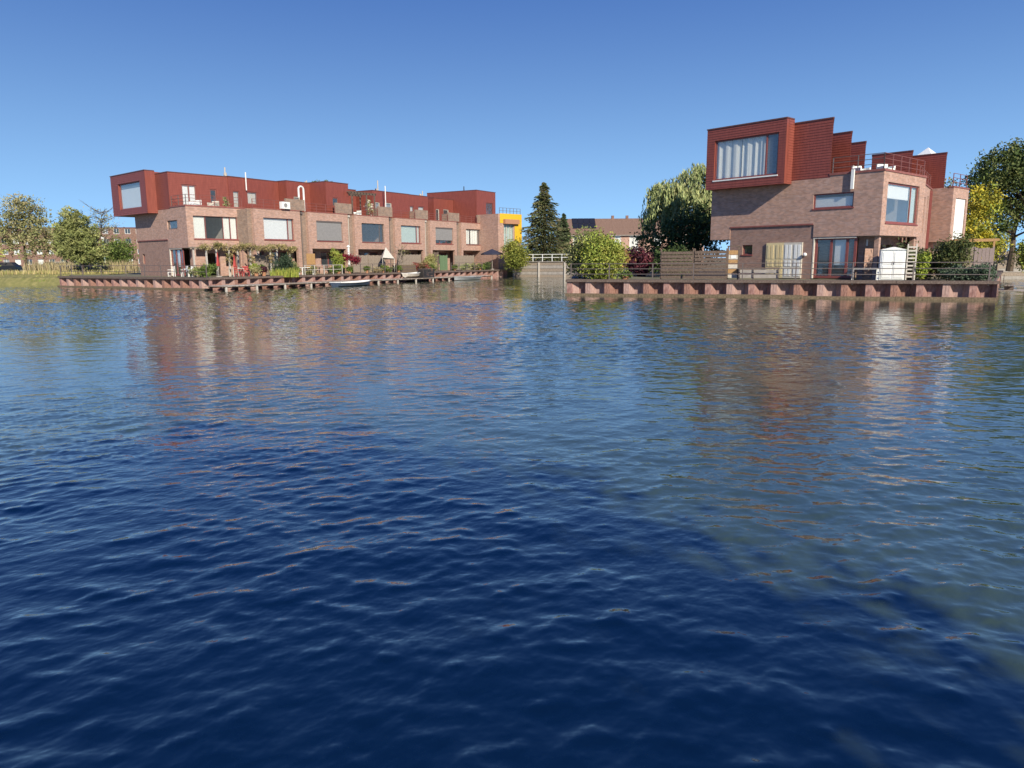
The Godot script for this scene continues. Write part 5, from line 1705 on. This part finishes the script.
	for k in 5:
		var ls := thing("timber_beam", ["lowest weathered timber of the stack on the quay", "second timber of the stack behind the white boat", "third timber of the stack behind the white boat", "fourth timber of the stack behind the white boat", "topmost timber of the stack behind the white boat"][k], "timber", garden(27.8, 0.7, GROUND + 0.17 * k), t, "timber stack on the quay")
		part(ls, "beam", boxm(Vector3(-1.7 + 0.1 * k, 0, -0.35), Vector3(1.5 - 0.05 * k, 0.16, 0.3)), M.plank_dark if k % 2 else M.fender)
	boat("upturned cream dinghy leaning on the quay edge", garden(26.9, -0.9, 0.62), t + 0.15, 3.4, M.offwhite, M.white, 0.0)
	var cr := thing("storage_crate", "dark slatted storage crate at the jetty, right of the cream dinghy", "crate", garden(29.0, -1.3, 0.42), t)
	for k in 5:
		part(cr, "slat", boxm(Vector3(-1.0, 0.05 + k * 0.19, 0.4), Vector3(1.0, 0.21 + k * 0.19, 0.45)), M.dark)
		part(cr, "slat", boxm(Vector3(-1.0, 0.05 + k * 0.19, -0.45), Vector3(-0.95, 0.21 + k * 0.19, 0.4)), M.dark)
	part(cr, "lid", boxm(Vector3(-1.05, 1.0, -0.5), Vector3(1.05, 1.06, 0.5)), M.steel)
	for x in [-0.95, 0.95]:
		part(cr, "corner_post", boxm(Vector3(x - 0.05, 0, 0.3), Vector3(x + 0.05, 1.0, 0.39)), M.steel)
	shrub("garden_shrub", "reddish flowering shrub behind the dark storage crate", garden(31.2, 1.2), 2.4, 1.3, [Color(0.25, 0.06, 0.06), Color(0.14, 0.10, 0.05)], 50, 0.06, "shrub", "shrubs in the left gardens", 20)
	shrub("slim_shrub", "tall pale yellow-green bamboo clump before the half-shuttered window", garden(34.9, 2.6), 1.9, 2.3, [Color(0.32, 0.30, 0.12), Color(0.26, 0.27, 0.10)], 80, 0.06, "shrub", "shrubs in the left gardens", 24)
	fence("dark upright screen beside the bamboo clump", garden(36.6, 3.2), t, 0.9, 2.4, 4, M.plank_dark, true)
	fence("narrow green-stained fence panel under the half-shuttered window", garden(38.0, 3.3), t, 1.6, 2.0, 7, M.fence_green, true)
	fence("pale board fence under the two-curtain window", garden(41.4, 3.3), t, 4.6, 2.0, 19, M.plank, true)
	parasol("dark navy parasol before the yellow house", garden(47.5, 1.2), 2.9, 1.6, M.navy)
	shrub("cone_bush", "large rounded yellow-green bush in front of the yellow house", garden(47.6, -2.6, 0.9), 3.3, 4.4, [Color(0.17, 0.19, 0.04), Color(0.24, 0.24, 0.05), Color(0.12, 0.145, 0.03)], 190, 0.09, "shrub", "", 28)
	for k in 9:
		shrub("garden_shrub", ["low mixed shrub by the railing under the shuttered window", "small grey-green shrub right of the golden door", "low dry shrub before the tall grey fence", "low green shrub at the foot of the sun sail", "low shrub beside the bamboo clump", "straggly shrub along the railing below the pale fence", "second straggly shrub below the pale fence", "third straggly shrub below the pale fence", "dense low shrub near the navy parasol"][k],
			garden([12.8, 15.9, 22.6, 24.4, 33.2, 40.2, 42.2, 44.0, 45.6][k], 0.9), 1.5, [0.9, 1.0, 0.7, 0.8, 1.1, 1.0, 1.2, 0.9, 1.2][k], [OLIVE, GREEN, STRAW, GREEN, OLIVE, SILVER, OLIVE, GREEN, DARK][k], 34, 0.055, "shrub", "shrubs in the left gardens", 18)
	for k in 9:
		pot("small terracotta pot on the quay edge " + ["right of the grass tuft", "below the golden timber door", "between slim shrub and red maple", "at the foot of the white flue", "below the tall grey fence", "in front of the pale sun sail", "right of the dark storage crate", "below the dark upright screen", "below the pale board fence"][k], garden([10.4, 16.2, 17.9, 20.6, 23.4, 26.0, 32.4, 37.3, 43.2][k], 0.45), 0.17, 0.3, GREEN, 0.45)
	railing("white-grey garden railing above the jetty below the shuttered window", garden(11.2, 0.1), t, [0.0, 1.3, 2.6, 3.9, 5.2], M.post_pale, 0.95, [0.5, 0.95], 0.0, "railings on the long left quay")
	railing("thin steel railing above the jetty before the tall grey fences", garden(19.2, 0.1), t, [0.0, 2.0, 4.0, 6.0], M.steel, 1.0, [0.5, 1.0], 0.0, "railings on the long left quay")
	railing("thin steel railing above the jetty below the pale board fence", garden(36.0, 0.1), t, [0.0, 1.8, 3.6, 5.4, 7.2], M.steel, 1.0, [0.33, 0.66, 1.0], 0.0, "railings on the long left quay")
	table("dark garden table behind the white-grey railing", garden(14.0, 1.4), t, 1.6, 0.8, M.plank_dark)
	chair("dark garden chair at the table behind the white-grey railing", garden(13.3, 0.9), t + 0.3, M.dark)
	chair("second dark garden chair, right of the garden table", garden(15.2, 1.2), t - 0.6, M.dark)
	table("low white bench-table behind the white-grey railing", garden(12.0, 0.8), t, 1.5, 0.6, M.cloth)
	boat("blue-grey rowing boat with white rim moored below the red maple", garden(13.4, -4.2, 0.02), t + 0.05, 5.2, M.hull_blue, M.white)
	boat("pale grey aluminium boat moored before the pale fence", garden(34.0, -3.6, 0.02), t + PI, 5.0, M.hull_grey, M.hull_grey)
	# plants and things on the left roof terraces
	shrub("roof_plant", "wild green roof plants above the pergola terrace", spot(-26.0, 74.0, ROW, 16.6, 6.6, 11.1), 3.2, 1.0, GREEN, 50, 0.07, "shrub", "plants on the roof terraces", 20)
	shrub("roof_plant", "small white-flowering plant hanging from the roof pergola", spot(-26.0, 74.0, ROW, 18.6, 0.9, 7.55), 0.9, 2.4, [Color(0.55, 0.52, 0.46), Color(0.3, 0.3, 0.15)], 36, 0.06, "shrub", "plants on the roof terraces", 16)
	shrub("roof_plant", "leafy pot plant on the roof terrace beside the first screen wall", spot(-30.95, 71.03, 0.72, 4.6, 0.7, 7.6), 0.7, 1.3, SILVER, 22, 0.06, "shrub", "plants on the roof terraces", 14)
	lounger("white roof terrace chair before the white double door, left shore", spot(-30.95, 71.03, 0.72, 1.6, 1.3, 7.6), -0.5, M.white)
	lounger("white roof terrace chair before the dark door, left shore", spot(-30.95, 71.03, 0.72, 3.4, 1.2, 7.6), -0.2, M.offwhite)
	lounger("pale roof terrace seat under the roof pergola", spot(-26.0, 74.0, ROW, 16.9, 1.4, 7.55), -0.6, M.cloth)
	# --- right garden
	var q := turn_of(0.39) - PI / 2
	fence("left half of the brown slatted fence on the right quay", yard(18.7, 0.9), q, 2.12, 1.92, 8, M.plank_dark, false, "slatted fence panels", 0.06)
	fence("right half of the brown slatted fence on the right quay", yard(16.5, 0.9), q, 2.05, 1.95, 8, M.plank_dark, false, "slatted fence panels", 0.06)
	var ga := thing("wooden_gate", "pale wooden gate with white sign beside the slatted fence", "gate", yard(14.4, 1.2), q)
	for k in 6:
		part(ga, "board", boxm(Vector3(0.04, 0.1 + k * 0.3, 0.0), Vector3(0.66, 0.37 + k * 0.3, 0.03)), M.plank_gold if k % 2 else M.offwhite)
	for x in [0.0, 0.66]:
		part(ga, "post", boxm(Vector3(x - 0.04, 0, -0.08), Vector3(x + 0.04, 2.1, 0.04)), M.plank_dark)
	part(ga, "top_bar", boxm(Vector3(-0.06, 2.1, -0.1), Vector3(0.74, 2.17, 0.06)), M.plank_dark)
	part(ga, "sign", boxm(Vector3(0.18, 1.35, 0.032), Vector3(0.5, 1.55, 0.05)), M.white)
	var be := thing("low_bench", "long low bench with grey boards before the painted doors", "bench", yard(13.7, 1.0), q)
	for k in 3:
		part(be, "seat_board", boxm(Vector3(0, 0.72, -0.3 + k * 0.2), Vector3(2.5, 0.77, -0.12 + k * 0.2)), M.plank_dark)
	for k in 2:
		part(be, "front_board", boxm(Vector3(0.05, 0.1 + k * 0.3, 0.2), Vector3(2.45, 0.34 + k * 0.3, 0.23)), M.concrete)
	for x in [0.05, 0.9, 2.4]:
		part(be, "leg", boxm(Vector3(x, 0, 0.24), Vector3(x + 0.08, 0.72, 0.3)), M.steel)
	var tb := thing("white_frame_table", "white framed low table beside the glazed garden door", "table", yard(7.0, 1.0), q)
	part(tb, "table_top", boxm(Vector3(0, 0.66, -0.5), Vector3(1.45, 0.72, 0.3)), M.white)
	for x in [0.0, 1.37]:
		for z in [-0.5, 0.22]:
			part(tb, "leg", boxm(Vector3(x, 0, z), Vector3(x + 0.08, 0.66, z + 0.08)), M.white)
	var sh := thing("garden_shed", "white plastic garden shed with double doors on the right quay", "shed", yard(5.45, 1.5), q)
	part(sh, "body", boxm(Vector3(0, 0, -1.3), Vector3(1.36, 1.8, 0)), M.white)
	var rb := MB.new()
	rb.hexa([Vector3(-0.06, 1.8, -1.36), Vector3(1.42, 1.8, -1.36), Vector3(1.42, 1.8, 0.08), Vector3(-0.06, 1.8, 0.08), Vector3(0.62, 1.97, -1.36), Vector3(0.74, 1.97, -1.36), Vector3(0.74, 1.97, 0.08), Vector3(0.62, 1.97, 0.08)])
	part(sh, "roof", rb.mesh(), M.white)
	for k in 2:
		var sd := part(sh, "door", boxm(Vector3(0.07 + k * 0.62, 0.06, 0.004), Vector3(0.67 + k * 0.62, 1.72, 0.04)), M.white)
		for s in 2:
			part(sd, "panel", boxm(Vector3(0.14 + k * 0.62, 0.14 + s * 0.8, 0.042), Vector3(0.60 + k * 0.62, 0.86 + s * 0.78, 0.06)), M.white)
		part(sd, "handle", boxm(Vector3(0.62 + k * 0.1, 0.9, 0.062), Vector3(0.64 + k * 0.1, 1.1, 0.08)), M.steel)
	var ld := thing("trellis_ladder", "white ladder-like trellis beside the white shed", "trellis", yard(4.05, 1.5), q)
	for x in [0.0, 0.46]:
		part(ld, "upright", boxm(Vector3(x, 0, 0), Vector3(x + 0.07, 2.15, 0.05)), M.offwhite)
	for k in 9:
		part(ld, "rung", boxm(Vector3(0.07, 0.15 + k * 0.22, 0.005), Vector3(0.46, 0.24 + k * 0.22, 0.045)), M.offwhite)
	shrub("slim_shrub", "bright lime shrub right of the white ladder trellis", yard(3.2, 1.8), 0.9, 1.9, [Color(0.27, 0.31, 0.05), Color(0.2, 0.26, 0.05)], 60, 0.055, "shrub", "shrubs on the right quay", 24)
	shrub("hedge_bush", "dull green climbing hedge behind the white shed", yard(3.2, 4.0), 3.4, 2.3, [Color(0.07, 0.09, 0.04), Color(0.10, 0.11, 0.06)], 120, 0.07, "shrub", "shrubs on the right quay", 24)
	shrub("cone_bush", "dark upright yew-like bush in the right garden", yard(1.6, 2.2), 1.7, 2.7, [Color(0.06, 0.08, 0.03), Color(0.10, 0.11, 0.04)], 130, 0.055, "shrub", "shrubs on the right quay", 28)
	for k in 3:
		shrub("low_hedge", ["blue-green low hedge at the left, beside the yew-like bush", "blue-green low hedge in the middle before the cane screen", "blue-green low hedge at the right end of the quay"][k], yard(1.55 - k * 0.75, 1.0), 1.25, 0.95, [Color(0.06, 0.095, 0.06), Color(0.09, 0.12, 0.08)], 60, 0.05, "shrub", "shrubs on the right quay", 24)
	fence("brown cane screen behind the low hedge at the right", yard(1.5, 4.2), q, 1.3, 1.9, 12, M.plank, true)
	fence("grey-mauve board screen at the right corner of the quay", yard(0.1, 4.2), q, 1.0, 1.9, 5, M.blind_mauve, true)
	var pg := thing("pergola", "bare golden timber frame above the screens at the right corner", "pergola", yard(1.0, 4.6), q)
	for x in [0.0, 1.9]:
		part(pg, "post", boxm(Vector3(x, 0, 0), Vector3(x + 0.1, 2.3, 0.1)), M.plank_gold)
	part(pg, "beam", boxm(Vector3(-0.2, 2.3, -0.02), Vector3(2.2, 2.45, 0.12)), M.plank_gold)
	part(pg, "beam", boxm(Vector3(-0.2, 2.3, -1.5), Vector3(2.2, 2.45, -1.38)), M.plank_gold)
	pot("low white planter on the quay edge at the left of the slatted fence", yard(21.1, 0.7), 0.3, 0.2, GREEN, 0.3)


func _ready() -> void:
	# camera
	var cam := Camera3D.new()
	cam.name = "camera"
	cam.fov = 55.68
	cam.near = 0.1
	cam.far = 6000.0
	cam.position = Vector3(0, 2.48, 0)
	cam.basis = Basis(Vector3.RIGHT, -0.1695) * Basis(Vector3.BACK, -0.0069)
	add_child(cam)
	cam.current = true
	# sky
	var env := Environment.new()
	var sm := ProceduralSkyMaterial.new()
	sm.sky_top_color = lin(0.007, 0.050, 0.26)
	sm.sky_horizon_color = lin(0.295, 0.545, 0.83)
	sm.sky_curve = 0.133
	sm.ground_bottom_color = Color(0.30, 0.33, 0.34)
	sm.ground_horizon_color = Color(0.62, 0.70, 0.78)
	sm.sun_angle_max = 1.0
	var sky := Sky.new()
	sky.sky_material = sm
	env.background_mode = Environment.BG_SKY
	env.sky = sky
	env.tonemap_mode = Environment.TONE_MAPPER_LINEAR
	env.tonemap_exposure = 1.5
	env.sdfgi_enabled = true
	env.ssao_enabled = true
	env.ssil_enabled = true
	var we := WorldEnvironment.new()
	we.name = "world_environment"
	we.environment = env
	add_child(we)
	# sun: behind the camera to the right, 30 degrees up
	var sun := DirectionalLight3D.new()
	sun.name = "sun"
	sun.light_energy = 1.3
	sun.light_color = Color(1.0, 0.95, 0.87)
	sun.light_angular_distance = 0.5
	sun.shadow_enabled = true
	var alt := deg_to_rad(30.0)
	var az := deg_to_rad(23.0)
	var towards := Vector3(sin(az) * cos(alt), sin(alt), cos(az) * cos(alt))
	add_child(sun)
	sun.look_at_from_position(towards * 10.0, Vector3.ZERO, Vector3.UP)
	make_materials()
	build_water()
	build_land()
	build_quays()
	build_near_quay()
	build_right_house()
	build_left_houses()
	build_background()
	build_gardens()
	build_trees()
	build_grass()
